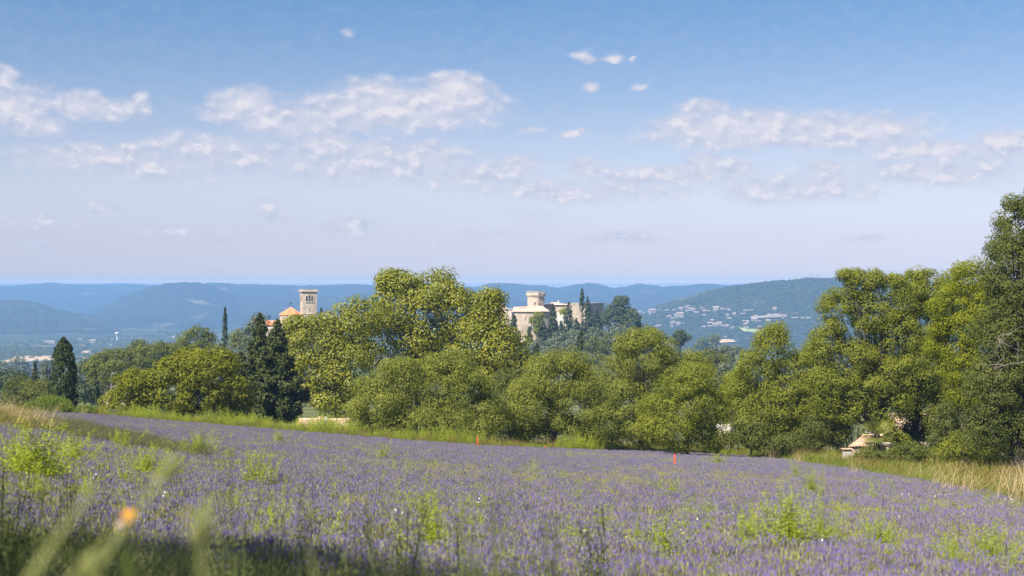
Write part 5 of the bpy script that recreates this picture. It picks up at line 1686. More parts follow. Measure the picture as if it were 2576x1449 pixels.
BR = 'broadleaf trees on the castle slope'
for lb, Y, ell, mm, sd in (
    ('grey-green tree low on the castle slope left of the crooked cypress', 520, [(1415, 862, 34, 28), (1395, 872, 26, 20)], 'olive', 103),
    ('pale olive tree below the middle conifers of the castle hill', 525, [(1452, 862, 22, 32), (1440, 850, 16, 16)], 'olive', 104),
    ('grey-green round tree below the terrace cypress', 520, [(1497, 850, 26, 26), (1510, 866, 22, 24)], 'olive', 105),
    ('soft green tree under the jagged dark pine', 530, [(1560, 836, 26, 22), (1590, 850, 30, 22), (1535, 850, 20, 20)], 'olive', 106),
    ('green oak at the right foot of the castle hill', 500, [(1628, 845, 30, 22), (1655, 862, 26, 20), (1605, 862, 26, 18)], 'midgreen', 107),
    ('yellow-leaved creeper tree against the front castle wall', 586, [(1349, 803, 10, 11), (1356, 796, 8, 8), (1343, 806, 8, 5), (1352, 816, 7, 10), (1352, 830, 6, 10)], 'oak_lime', 108),
    ('small bright yellow shrub beside the castle terrace parapet', 598, [(1420.5, 786, 6, 4)], 'oak_lime', 109),
    ('dull green tree hiding the foot of the castle slope left of the crooked cypress', 470, [(1420, 888, 40, 26), (1390, 900, 34, 24)], 'olive', 121),
    ('leafy green tree under the terrace right of the crooked cypress', 475, [(1500, 882, 34, 28), (1530, 872, 30, 26)], 'midgreen', 122),
    ('broad green tree at the bottom of the castle slope under the jagged pine', 470, [(1565, 868, 36, 26), (1600, 875, 34, 24)], 'olive', 123),
    ('grey scrub tree above the plane leaves below the castle front', 545, [(1352, 872, 22, 16), (1380, 880, 26, 18)], 'olive', 110),
):
    tree('slope_tree', lb, 'tree', Y, ell, M[mm], sd, clump_px=4.0, kids=6, leaf_px=1.8, group=BR)
# gap between the oaks, right
GP = 'mid-distance trees seen through the gap'
for lb, Y, ell, mm, sd in (
    ('pale green tree in the gap beyond the dull green oak', 300, [(1800, 918, 40, 32), (1775, 900, 26, 22)], 'palegreen', 111),
    ('grey-green tree at the bottom of the gap', 280, [(1835, 945, 40, 34), (1870, 935, 26, 30)], 'olive', 112),
    ('grey poplars standing tall in the gap', 330, [(1822, 905, 8, 34), (1838, 910, 8, 30), (1812, 915, 7, 26)], 'olive', 113),
    ('dull blue-green tree beyond the grey poplars', 520, [(1850, 888, 36, 14), (1790, 886, 26, 12)], 'olive', 114),
    ('dark round tree on the plain below the village meadow', 1300, [(1772, 865, 14, 10)], 'midgreen', 115),
    ('dark tree pair left of the wheat strips', 1300, [(1795, 858, 13, 12), (1760, 872, 10, 8)], 'midgreen', 116),
):
    tree('gap_tree', lb, 'tree', Y, ell, M[mm], sd, clump_px=4.0, kids=6, leaf_px=1.8, group=GP)
# unseen tree added left of the viewpoint to cast shade on the near lavender
_Y = 5.0
tree('shade_tree', 'leafy shade tree added out of view at the left to darken the near lavender', 'tree', _Y,
     [(1288 + F * x / _Y, 724.5 - F * z / _Y, F * a / _Y, F * b / _Y) for x, z, a, b in ((-6.4, 4.0, 1.8, 1.5), (-7.8, 4.6, 1.7, 1.5), (-5.4, 3.6, 1.4, 1.2), (-6.8, 5.6, 1.6, 1.2), (-8.6, 3.4, 1.6, 1.4), (-7.2, 3.0, 1.8, 1.3), (-4.3, 3.5, 1.2, 1.0), (-5.4, 4.9, 1.2, .9), (-3.4, 4.1, .9, .8))],
     M['oak'], 120, 1288 + F * -7.0 / _Y, leaf_px=26, clump_px=110, cover=.30, density=.62, rad=.2)
print('leaves', LEAF_TOTAL[0])


# ------------------------------------------------------------------ woods that read as one mass
def blob(seed, n=110, mt='midgreen', flat=1.0):
    r = np.random.default_rng(seed)
    d = rdir(r, n); d[:, 2] = np.abs(d[:, 2]) * 1.0 - .15
    lump = 1 + .25 * np.sin(d[:, 0] * 5 + seed) * np.cos(d[:, 1] * 4 + seed * 2)
    C = d * np.array([1, 1, flat]) * (lump * r.uniform(.75, 1.0, n))[:, None]
    V = leaf_quads(C, d + r.normal(size=(n, 3)) * .35 + [0, 0, .2], r.uniform(.38, .62, n), r.uniform(.34, .5, n), r)
    return proto('wood_crown', leaf_mesh('wood_crown', V, [M[mt]], np.clip(r.normal(.4, .25, n), 0, 1)))


WOOD = [blob(201, mt='midgreen'), blob(202, mt='oak_dark'), blob(203, mt='oak_dark', flat=1.2), blob(204, mt='pine', flat=1.5), blob(205, mt='olive')]


def wood(name, XY, Z, smin, smax, seed, wts=(.3, .3, .2, .1, .1), sink=.3):
    r = np.random.default_rng(seed)
    n = len(XY)
    s = r.uniform(smin, smax, n)
    scatter(name, np.column_stack([XY, Z - s * sink]), r.uniform(0, 6.28, n), np.zeros((n, 2)), s, WOOD, r.choice(5, n, p=wts))


r_ = np.random.default_rng(301)
# the far valley floor, left and right
n = 9000
uu, yy = r_.uniform(-60, 2600, n), np.exp(r_.uniform(math.log(1250), math.log(4300), n))
xx = (uu - 1288) / F * yy
zz = ground_z(xx, yy)
vv = 724.5 - zz / yy * F
keep = (fbm(xx / 420 + 3, yy / 900, 3) > .47) & ~((uu < 140) & (vv > 890) & (vv < 950)) & ~((uu > 1770) & (vv > 856) & (vv < 880)) & ~((uu > 1840) & (uu < 1925) & (vv > 828))
hz = np.full(n, -999.0)
for h in HILLS:
    m = (yy > h[2] - h[3]) & (yy < h[2])
    hz = np.where(m, np.maximum(hz, hill_z(h, xx, yy)), hz)
keep &= hz < zz
wood('valley_wood', np.column_stack([xx, yy])[keep], zz[keep], 3.2, 6.5, 1)
# nearer woods below the field
n = 2600
uu, yy = r_.uniform(-60, 2640, n), np.exp(r_.uniform(math.log(380), math.log(1250), n))
xx = (uu - 1288) / F * yy; zz = ground_z(xx, yy)
vv = 724.5 - zz / yy * F
keep = (fbm(xx / 160 + 8, yy / 260, 3) > .45) & ~((uu < 150) & (vv > 880)) & (np.hypot((xx - 22) / 55, (yy - 612) / 60) > 1) & (np.hypot((xx + 78) / 40, (yy - 516) / 40) > 1)
wood('near_valley_wood', np.column_stack([xx, yy])[keep], zz[keep], 2.6, 4.8, 2)
# hedgerow and wood patches around the wheat, seen as one dark band
n = 500
uu, vv_ = r_.uniform(-40, 130, n), r_.normal(889, 5, n)
pts = [hit(u, v, 900) for u, v in zip(uu[:220], vv_[:220])]
P = np.array([list(p) for p in pts])
wood('wheat_edge_wood', P[:, :2], P[:, 2], 4.5, 7.5, 3, (.3, .4, .3, 0, 0))
# wooded village hill
n = 15000
uu, tt = r_.uniform(1545, 2700, n), r_.uniform(0, 1.02, n)
yy = 3300 - 750 + 750 * tt
xx = (uu - 1288) / F * yy
zz = np.maximum(hill_z(HILLS[-1], xx, yy), ground_z(xx, yy))
vpos = np.array([[c[0], c[1]] for c in village], float)
vu, vv0 = 1572.3 + vpos[:, 0] * .2604, 628.9 + (vpos[:, 1] + 12) * .2604
vv = 724.5 - zz / yy * F
dmin = np.min(np.hypot((uu[:, None] - vu) / 1.6, (vv[:, None] - vv0 - 1.0) / .9), axis=1)
keep = (dmin > 3.6) & ~((uu > 1876) & (uu < 1982) & (vv > 794) & (vv < 813)) & (zz > -121)
wood('hillside_wood', np.column_stack([xx, yy])[keep], zz[keep], 3.0, 5.4, 4, (.25, .35, .3, .05, .05))
# dark spur at the left
n = 7000
uu, tt = r_.uniform(-60, 400, n), r_.uniform(0, 1.05, n)
yy = 4500 - 800 + 800 * tt
xx = (uu - 1288) / F * yy
zz = hill_z(HILLS[5], xx, yy)
keep = (zz > -118)
wood('spur_wood', np.column_stack([xx, yy])[keep], zz[keep], 4.0, 7.0, 5, (.25, .35, .3, .05, .05))


# ------------------------------------------------------------------ lavender
def lavender_clump(seed, stalks=190, flower=1.0, h=.60):
    r = np.random.default_rng(seed)
    n = stalks
    a = r.uniform(0, 6.28, n); e = np.abs(r.normal(0, .42, n)).clip(0, 1.0)
    wind = np.array([.10, .02, 0])
    d = unit(np.stack([np.sin(e) * np.cos(a), np.sin(e) * np.sin(a), np.cos(e)], 1) + wind + r.normal(size=(n, 3)) * .05)
    L = h * r.uniform(.80, 1.08, n) * (1 - .12 * e)
    root = np.stack([r.normal(0, .09, n), r.normal(0, .09, n), np.zeros(n)], 1)
    tip = root + d * L[:, None]
    mid0 = root + d * (L * .25)[:, None]
    V, tint, mi = [], [], []

    def strip(p, q, w0, w1, m, tt):
        nv = unit(np.cross(q - p, r.normal(size=p.shape)))
        V.append(np.stack([p - nv * w0, p + nv * w0, q + nv * w1, q - nv * w1], 1).reshape(-1, 3)); tint.append(tt); mi.append(np.full(len(p), m))
    hl = r.uniform(.045, .08, n)[:, None]
    fl = r.random(n) < flower
    strip(mid0, tip - d * hl * .5, .0036, .0028, 1, r.uniform(0, 1, n))
    hue = np.clip(r.normal(.42, .25, n), 0, 1)
    for k in range(2):                          # crossed blades of the flower spike
        p, q = (tip - d * hl)[fl], tip[fl]
        nv = unit(np.cross(d[fl], r.normal(size=p.shape))); w = r.uniform(.0048, .0072, fl.sum())[:, None]
        m_ = (p + q) / 2
        V.append(np.stack([p, m_ + nv * w, q, m_ - nv * w], 1).reshape(-1, 3)); tint.append(hue[fl]); mi.append(np.full(fl.sum(), 0))
    # unopened or spent heads
    k = ~fl
    if k.any():
        p, q = (tip - d * hl)[k], tip[k]
        nv = unit(np.cross(d[k], r.normal(size=p.shape)))
        m_ = (p + q) / 2
        V.append(np.stack([p, m_ + nv * .008, q, m_ - nv * .008], 1).reshape(-1, 3)); tint.append(r.uniform(.3, 1, k.sum())); mi.append(np.full(k.sum(), 1))
    # grey-green leaf cushion
    m = 90
    dd = rdir(r, m); dd[:, 2] = np.abs(dd[:, 2]) + .15
    C = dd * np.array([.20, .20, .26]) * r.uniform(.5, 1, (m, 1))
    V.append(leaf_quads(C, dd + r.normal(size=(m, 3)) * .7, r.uniform(.09, .16, m), .018, r, dd + [0, 0, .6])); tint.append(r.uniform(0, 1, m)); mi.append(np.full(m, 2))
    return proto('lavender_clump', leaf_mesh('lavender_clump', np.vstack(V), [M['lav_flower'], M['lav_stem'], M['lav_leaf']], np.concatenate(tint), np.concatenate(mi)))


LAV = [lavender_clump(401 + i, 220, .88) for i in range(4)] + [lavender_clump(411 + i, 180, .42, .57) for i in range(2)] + [lavender_clump(421, 150, .08, .54)]


def edge_y(x, y):
    return np.interp(1288 + F * x / np.maximum(y, 1), EDGE_U, EDGE_Y)


def verge_x(y):
    """Right-hand border of the lavender: further in than this is lavender."""
    return np.interp(y, [0, 28, 34, 45, 60, 80, 104, 130], [10.5, 11.5, 12.3, 14.0, 15.4, 17.6, 19.5, 20])


def bank_mask(x, y):
    """Grassy balk that breaks the rows at the left."""
    q = x / np.maximum(y, 1)
    lo = np.interp(q, [-.36, -.34, -.30, -.27, -.24, -.205], [52, 47, 39, 36, 33, 31])
    hi = np.interp(q, [-.36, -.34, -.30, -.27, -.24, -.205], [80, 74, 64, 50, 39, 31])
    return (y > lo) & (y < hi) & (q > -.36) & (q < -.205)


def build_lavender():
    r = np.random.default_rng(431)
    P, Ln = [], []
    row = 4.2
    slope = .10
    while row < 124:
        gap = .72 if row < 30 else .80
        step = .20 if row < 35 else .25
        half = .40 * row + 6
        x = np.arange(-half, half, step)
        x = x + r.normal(0, .05, len(x))
        y = row + slope * x + r.normal(0, .10, len(x)) + .12 * np.sin(x * .21 + row)
        P.append(np.column_stack([x, y])); Ln.append(np.zeros(len(x)))
        # a second, offset line fills the width of the row
        x2 = x + step / 2
        P.append(np.column_stack([x2, row + slope * x2 + gap * .42 + r.normal(0, .10, len(x2))])); Ln.append(np.ones(len(x2)))
        row += gap
    P = np.vstack(P); Ln = np.concatenate(Ln)
    x, y = P[:, 0], P[:, 1]
    front = 9.35 + .60 * np.maximum(0, -.4 - x) + r.normal(0, .22, len(x))
    ok = (y > front) & (y < edge_y(x, y)) & (x < verge_x(y) + r.normal(0, .35, len(x))) & ~bank_mask(x, y) & (np.abs(x) < .40 * y + 3.5)
    P, Ln = P[ok], Ln[ok]; x, y = P[:, 0], P[:, 1]
    g = fbm(x * .17 + 4, (y - slope * x) * .42, 3)
    g2 = fbm(x * .9 + 40, y * 1.4, 2)
    prob = r.random(len(x))
    ok = prob > .10 + .5 * sstep(g2, .62, .75)
    P, Ln, x, y, g, g2 = P[ok], Ln[ok], x[ok], y[ok], g[ok], g2[ok]
    n = len(P)
    idx = r.integers(0, 4, n)
    pale = sstep(g, .47, .60) * 1.0 + sstep(g2, .55, .7) * .35
    u = r.random(n)
    pale = pale * .85 + Ln * (.08 + .40 * sstep(fbm(x * .06, (y - slope * x) * .30 + 7, 2), .42, .60))
    idx = np.where(u < pale * .65, r.integers(4, 6, n), idx)
    idx = np.where(u < pale * .22, 6, idx)
    scl = r.uniform(.56, .75, n) * (1 - .10 * Ln)
    Z = ground_z(x, y)
    scatter('lavender', np.column_stack([P, Z - .02]), r.uniform(0, 6.28, n), np.zeros((n, 2)), scl, LAV, idx)
    print('lavender clumps', n)


build_lavender()


# ------------------------------------------------------------------ grass and weeds
def grass_tuft(seed, n=46, h=.5, mt='grass', spread=.16, w=.006, heads=0, headm='dry', lean=.12):
    r = np.random.default_rng(seed)
    a = r.uniform(0, 6.28, n)
    root = np.stack([r.normal(0, spread, n), r.normal(0, spread, n), np.zeros(n)], 1)
    L = h * r.uniform(.5, 1.1, n)
    d = unit(np.stack([np.cos(a) * .28 + lean, np.sin(a) * .28, np.ones(n)], 1))
    m_ = root + d * (L * .55)[:, None]
    q = m_ + unit(d + np.stack([np.cos(a) * .5 + lean, np.sin(a) * .5, -.15 * np.ones(n)], 1)) * (L * .5)[:, None]
    sd_ = np.stack([-np.sin(a), np.cos(a), np.zeros(n)], 1)
    sd_ = unit(sd_ + r.normal(size=sd_.shape) * .5)
    V = [np.stack([root - sd_ * w, root + sd_ * w, m_ + sd_ * w * .9, m_ - sd_ * w * .9], 1).reshape(-1, 3),
         np.stack([m_ - sd_ * w * .9, m_ + sd_ * w * .9, q + sd_ * w * .2, q - sd_ * w * .2], 1).reshape(-1, 3)]
    t = np.tile(r.uniform(0, 1, n), 2); mi = np.zeros(2 * n, int)
    if heads:
        k = np.repeat(r.choice(n, heads, replace=False), 9)
        C = q[k] + r.normal(size=(len(k), 3)) * np.array([.035, .035, .07]) * (h / .7)
        V.append(leaf_quads(C, r.normal(size=(len(k), 3)), .024 * (h / .7), .008 * (h / .7), r, np.array([.5, 0, -1.0]) + r.normal(size=(len(k), 3)) * .3))
        t = np.concatenate([t, r.uniform(.3, 1, len(k))]); mi = np.concatenate([mi, np.ones(len(k), int)])
    return proto('grass_tuft', leaf_mesh('grass_tuft', np.vstack(V), [M[mt], M[headm]], t, mi))


def weed_mesh(seed, h=1.1, stems=14, fan=.42, leafm='weed', leaves=30, leaf=.055, flowers=0):
    """A branching field weed: thin stems with many small leaves."""
    r = np.random.default_rng(seed)
    V, t, mi = [], [], []
    for s in range(stems):
        a = r.uniform(0, 6.28); e = abs(r.normal(0, fan))
        d = np.array([math.sin(e) * math.cos(a), math.sin(e) * math.sin(a), math.cos(e)])
        L = h * r.uniform(.55, 1.05)
        kk = np.linspace(0, 1, 6)
        P = np.array([r.normal(0, .04), r.normal(0, .04), 0]) + d * (kk * L)[:, None] + np.array([0, 0, .12 * L]) * (kk ** 2)[:, None] + r.normal(size=(6, 3)) * .012
        for i in range(5):
            nv = unit(np.cross(P[i + 1] - P[i], r.normal(size=3))) * .0045
            V.append(np.array([P[i] - nv, P[i] + nv, P[i + 1] + nv * .8, P[i + 1] - nv * .8])); t.append([.7]); mi.append([0])
        n = int(leaves * L / h)
        f = r.uniform(.22, 1.0, n)
        side = r.uniform(0, 6.28, n)
        o = np.stack([np.cos(side), np.sin(side), r.uniform(-.1, .6, n)], 1)
        br = (1.05 - f) * .22 * r.uniform(.2, 1, n)
        C = np.stack([np.interp(f, kk, P[:, q]) for q in range(3)], 1) + o * (br + leaf * .4)[:, None]
        sz = leaf * r.uniform(.6, 1.3, n) * (1.15 - .5 * f)
        V.append(leaf_quads(C, o * .3 + [0, 0, .8] + r.normal(size=(n, 3)) * .6, sz, sz * .55, r, o)); t.append(np.clip(r.normal(.5, .28, n) + .2 * (f - .6), 0, 1)); mi.append(np.zeros(n, int))
    if flowers:
        C = r.normal(size=(flowers, 3)) * np.array([h * .22, h * .22, .06]) + np.array([0, 0, h * .95])
        V.append(leaf_quads(C, r.normal(size=(flowers, 3)) + [0, 0, .8], .03, .03, r)); t.append(r.uniform(0, 1, flowers)); mi.append(np.ones(flowers, int))
    return leaf_mesh('weed', np.vstack([v.reshape(-1, 3) for v in V]), [M[leafm], M['petal_white']], np.concatenate(t), np.concatenate(mi))


def field_point(u, v, top=1.0):
    """Point of the flower canopy seen at (u, v)."""
    a = (v - 724.5) / F; b = (u - 1288) / F
    s = .10 + (.070 if b < 0 else .050) * b
    Y = min(118.0, top / max(a - s, .0085))
    X = b * Y
    return X, Y, float(ground_z(X, Y))


WEEDS = [weed_mesh(501, 1.15, 34, .36, leaves=110, leaf=.05), weed_mesh(502, 1.15, 26, .28, leaves=100, leaf=.05), weed_mesh(503, 1.15, 64, .75, leaves=110, leaf=.045), weed_mesh(504, 1.15, 14, .30, leaves=80, leaf=.05)]


def weed(u, v, wpx, hpx, label, var, group=None, me=None, top=1.0):
    X, Y, g = field_point(u, v, top)
    H = hpx / F * Y + .36
    o = link('weed', me or WEEDS[var], None, (X, Y, g))
    sx = max(.35, 1.35 * (wpx / F * Y) / (1.15 * (.75, .6, .95, .55)[var]))
    o.scale = (sx, sx, H / 1.15)
    o.rotation_euler = (0, 0, (u * 13 % 628) / 100)
    tag(o, label, 'weed', group)
    return o


WG = 'green weeds standing in the lavender'
weed(100, 1188, 200, 128, 'largest bushy green weed, at the left edge of the lavender below the dry grass', 2, WG)
weed(45, 1165, 90, 60, 'low green weed hugging the left side of the largest one', 2, WG)
weed(185, 1150, 60, 60, 'pale tall weed at the right side of the largest bushy one', 1, WG)
weed(370, 1182, 130, 60, 'spreading low weed between the grass bank and the lavender', 2, WG)
weed(310, 1200, 70, 45, 'small weed left of the spreading low one', 3, WG)
weed(500, 1130, 80, 48, 'bushy weed at the right end of the dark grass bank', 2, WG)
weed(300, 1115, 50, 30, 'little weed in the dark grass bank', 1, WG)
weed(640, 1202, 74, 66, 'lone weed in open lavender right of the grass bank', 1, WG)
weed(552, 1185, 44, 40, 'thin weed left of the lone weed in open lavender', 3, WG)
weed(965, 1150, 60, 40, 'sparse weed near the far edge before the round oak', 3, WG)
weed(705, 1108, 50, 26, 'low weed clump below the chimney-pot roof', 3, WG)
weed(1092, 1338, 90, 90, 'leafy weed left of the blurred dark weed in the middle of the field', 1, WG)
weed(1160, 1300, 40, 50, 'slender weed just behind the leafy middle one', 3, WG)
weed(1512, 1320, 62, 34, 'low yellow-green weed tuft in the middle of the field', 2, WG)
weed(1658, 1362, 110, 76, 'see-through spindly weed between the low tuft and the tall bushy weed', 3, WG)
weed(1600, 1340, 60, 40, 'small thin weed left of the spindly one', 3, WG)
weed(1985, 1352, 150, 122, 'tall bushy bright-green weed in the right half of the field', 2, WG)
weed(2060, 1340, 80, 70, 'weed leaning out at the right of the tall bushy one', 2, WG)
weed(2195, 1345, 130, 52, 'low spreading weed right of the tall bushy one', 2, WG)
weed(2045, 1232, 44, 44, 'narrow weed above the tall bushy one', 1, WG)
weed(2000, 1195, 40, 34, 'small weed higher up the field in line with the narrow one', 3, WG)
weed(2480, 1385, 150, 62, 'wide low weed in the lower right of the lavender', 2, WG)
weed(2410, 1400, 60, 36, 'leafy weed at the left of the wide low one', 2, WG)
weed(2550, 1420, 60, 60, 'sparse weed cut by the right frame edge', 3, WG)
weed(1690, 1235, 50, 32, 'faint thin weed below the right marker stake', 3, WG)
weed(1800, 1160, 54, 20, 'pale grassy weed right of the right marker stake', 3, WG)
weed(1060, 1290, 30, 40, 'wispy weed above the leafy middle one', 3, WG)


def scatter_weeds():
    r = np.random.default_rng(521)
    VW = [proto('verge_weed', weed_mesh(511 + i, 1.15, 12 + 4 * i, .25, leaves=26, leaf=.07)) for i in range(3)] + [proto('verge_weed', weed_mesh(515, 1.2, 16, .2, 'broom', 24, .06, 6))]
    P = []
    # ragged strip of tall weeds along the far edge
    for u0, u1, n, off, dep in ((190, 900, 520, 1.0, 7), (900, 1290, 110, .8, 4), (1400, 1520, 60, -1, 4), (1520, 1720, 14, .5, 3), (1760, 1830, 26, 0, 3), (1830, 2000, 50, 0, 4), (1980, 2576, 90, 0, 12), (2080, 2290, 90, -7, 6), (2290, 2500, 60, -6, 6)):
        u = r.uniform(u0, u1, n)
        y = np.interp(u, EDGE_U, EDGE_Y) + off + r.uniform(0, dep, n)
        P.append(np.column_stack([(u - 1288) / F * y, y]))
    P = np.vstack(P)
    z = ground_z(P[:, 0], P[:, 1])
    n = len(P)
    s = r.uniform(.55, 1.25, n) * (.75 + .7 * vnoise(P[:, 0] * .25, P[:, 1] * .1))
    u = 1288 + F * P[:, 0] / P[:, 1]
    s *= np.where(u < 620, .8, .85)
    scatter('verge_weeds', np.column_stack([P, z - .05]), r.uniform(0, 6.28, n), r.normal(0, .06, (n, 2)), s, VW, r.integers(0, 4, n))
    # thin scatter of small weeds inside the lavender
    n = 420
    y = np.exp(r.uniform(math.log(9), math.log(95), n)); x = r.uniform(-.40, .40, n) * y
    ok = (y < edge_y(x, y) - 1) & (x < verge_x(y)) & (fbm(x * .12 + 3, y * .12, 2) > .46)
    x, y = x[ok], y[ok]
    scatter('field_weeds', np.column_stack([x, y, ground_z(x, y)]), r.uniform(0, 6.28, len(x)), r.normal(0, .08, (len(x), 2)), r.uniform(.34, .52, len(x)), VW, r.integers(0, 3, len(x)))
    # grass: verge at the right, balk at the left, far strip behind the lavender
    G = [grass_tuft(531, 46, .55), grass_tuft(532, 46, .5, 'grass_green'), grass_tuft(533, 40, .72, 'ochre', heads=3, headm='ochre'), grass_tuft(534, 34, .95, 'dry', .14, .005, 14), grass_tuft(535, 46, .5, 'bank'), grass_tuft(536, 40, .7, 'bank', heads=3, headm='ochre')]
    n = 30000
    y = np.exp(r.uniform(math.log(27), math.log(118), n)); x = r.uniform(9, 52, n)
    ok = (x > verge_x(y) + r.normal(0, .5, n)) & (x < .42 * y + 3)
    x, y = x[ok], y[ok]
    q = r.random(len(x)); g = fbm(x * .2, y * .2, 3)
    ix = np.where(q < .50, 0, np.where(q < .90, 1, 2))
    ix = np.where((sstep(g, .50, .62) * sstep(x / y, .26, .36) > .4) & (q < .20), 2, ix)
    sc = r.uniform(.7, 1.25, len(x)) * np.interp(y, [60, 84, 100], [1, 1.5, 1.7])
    scatter('verge_grass', np.column_stack([x, y, ground_z(x, y)]), r.uniform(-.6, .6, len(x)), r.normal(0, .05, (len(x), 2)), sc, G, ix)
    yl = r.uniform(44, 112, 1500); xl = -(.345 * yl) + r.normal(0, 1.2, 1500) - .6
    scatter('corner_grass', np.column_stack([xl, yl, ground_z(xl, yl)]), r.uniform(-.6, .6, 1500), r.normal(0, .05, (1500, 2)), r.uniform(.6, 1.1, 1500), G, r.choice([0, 1, 2], 1500, p=[.35, .45, .2]))
    # dry oat grass along the lavender's right border and at the top left corner
    y = r.uniform(27, 60, 110); x = verge_x(y) + r.normal(.2, .7, 110)
    keep = (r.random(110) < np.interp(y, [27, 33, 44, 52, 60], [.1, .42, .36, .2, .1])) & (vnoise(x * .6, y * .35) > .38)
    A = np.column_stack([x, y])[keep]
    y = r.uniform(46, 100, 16); x = -(.352 * y) + r.normal(0, .8, 16) - .2
    B = np.column_stack([x, y])
    y = r.uniform(60, 108, 8); x = r.uniform(-.36, -.30, 8) * y
    C = np.column_stack([x, y])
    yb = r.uniform(86, 108, 16); xb = r.uniform(17, 30, 16)
    P = np.vstack([A, B, C, np.column_stack([xb, yb])])
    n = len(P)
    scatter('dry_grass', np.column_stack([P, ground_z(P[:, 0], P[:, 1])]), r.uniform(-.5, .5, n), r.normal(0, .07, (n, 2)), r.uniform(.75, 1.35, n), G, np.full(n, 3))
    n = 9000
    y = r.uniform(31, 80, n); x = r.uniform(-.37, -.2, n) * y
    ok = bank_mask(x, y); x, y = x[ok], y[ok]
    scatter('bank_grass', np.column_stack([x, y, ground_z(x, y)]), r.uniform(-.6, .6, len(x)), r.normal(0, .05, (len(x), 2)), r.uniform(.5, .85, len(x)), G, r.integers(4, 6, len(x)))
    # grass beyond the field, under and in front of the trees
    n = 16000
    u = r.uniform(-30, 2620, n); y = np.interp(u, EDGE_U, EDGE_Y) + r.uniform(0, 26, n); x = (u - 1288) / F * y
    q = r.random(n)
    scatter('edge_grass', np.column_stack([x, y, ground_z(x, y)]), r.uniform(-.6, .6, n), r.normal(0, .05, (n, 2)), r.uniform(.8, 1.4, n), G, np.where(q < .5, 1, np.where(q < .85, 0, 2)))


scatter_weeds()


# broom bush before the broad cypress
def broom(u, v0, v1, wpx, Y, label):
    r = np.random.default_rng(int(u))
    X = kx(u, Y); g = float(ground_z(X, Y))
    top = kz(v0, Y); w = wpx / F * Y / 2
    n = 1500
    a = r.uniform(0, 6.28, n); rr = np.sqrt(r.random(n)) * w
    x, y = rr * np.cos(a), rr * np.sin(a) * .8
    H = (top - g) * np.sqrt(np.clip(1 - (rr / w) ** 2 * .85, .05, 1)) * r.uniform(.8, 1.05, n)
    p = np.stack([x, y, H * .35], 1); q = p + np.stack([x * .25 + r.normal(0, .06, n), y * .25 + r.normal(0, .06, n), H * .65], 1)
    nv = unit(r.normal(size=(n, 3)) * [1, 1, .1]) * .022
    V = np.stack([p - nv, p + nv, q + nv * .3, q - nv * .3], 1).reshape(-1, 3)
    m = 2200
    k = r.integers(0, n, m); f = r.uniform(.3, 1, m)[:, None]
    C = p[k] * (1 - f) + q[k] * f + r.normal(size=(m, 3)) * .05
    V2 = leaf_quads(C, r.normal(size=(m, 3)) + [0, 0, .5], .17, .05, r, np.array([0, 0, 1.0]) + r.normal(size=(m, 3)) * .4)
    t = thing('broom_bush', label, 'bush', (X, Y, g))
    fo = link('foliage', leaf_mesh('foliage', np.vstack([V, V2]), [M['broom']], np.clip(r.normal(.5, .3, n + m), 0, 1)), t)
    tag(fo, kind='stuff')
    mb = MB()
    for i in range(7):
        b = r.uniform(0, 6.28); mb.tube([(0, 0, -.2), (.25 * w * math.cos(b), .25 * w * math.sin(b), (top - g) * .3), (.55 * w * math.cos(b), .55 * w * math.sin(b), (top - g) * .6)], [.05, .035, .02], 5)
    mb.build('stems', M['bark'], t)


broom(122, 992, 1042, 110, 108, 'bright green upright-twigged broom bush in front of the broad cypress')
broom(215, 1018, 1048, 60, 112, 'low rounded green bush right of the broom, below the lawn pines')


# ------------------------------------------------------------------ marker stakes
for u, v0, v1, lb in ((1201, 1095, 1119, 'orange marker stake at the far field edge before the round oak, leftmost of three'), (1370.5, 1121, 1128, 'barely visible orange stake tip just over the field crest'), (1697, 1142, 1166, 'orange marker stake standing inside the lavender, right of the other two')):
    X, Y, g = field_point(u, v1)
    Y = min(Y, float(edge_y(X, Y)) - 1.0); X = (u - 1288) / F * Y; g = float(ground_z(X, Y))
    zt = kz(v0, Y)
    o = thing('marker_stake', lb, 'stake', (X, Y, g), 'orange stakes marking the lavender rows')
    mb = MB(); h = zt - g
    mb.ring([(-.036, -.022), (.036, -.022), (.036, .022), (-.036, .022)], -.15, [(-.034, -.02), (.034, -.02), (.034, .02), (-.034, .02)], h - .05)
    mb.ring([(-.034, -.02), (.034, -.02), (.034, .02), (-.034, .02)], h - .05, [(-.02, -.02), (.02, -.02), (.02, .02), (-.02, .02)], h, False, True)
    mb.build('stake', M['orange'], o)

# white butterflies / blossoms glinting over the field
r_ = np.random.default_rng(611)
n = 26
u, v = r_.uniform(40, 2560, n), r_.uniform(1150, 1420, n)
V = []
for a, b in list(zip(u, v)) + [(1267, 1153), (1864, 1305), (2380, 1250), (2395, 1246), (2365, 1248), (2352, 1252), (2560, 1265), (2545, 1262), (2270, 1250), (2285, 1248)]:
    X, Y, g = field_point(a, b)
    V.append((X, max(Y, 13.0), g + .42)) if Y > 13 else None
V = np.array(V); m = len(V)
k = np.repeat(np.arange(m), 3)
me = leaf_mesh('white_blossoms', leaf_quads(V[k] + r_.normal(size=(3 * m, 3)) * .02, r_.normal(size=(3 * m, 3)) + [0, -.6, .6], .022, .02, r_), [M['petal_white']], np.full(3 * m, .5))
tag(link('white_blossoms', me), kind='stuff')


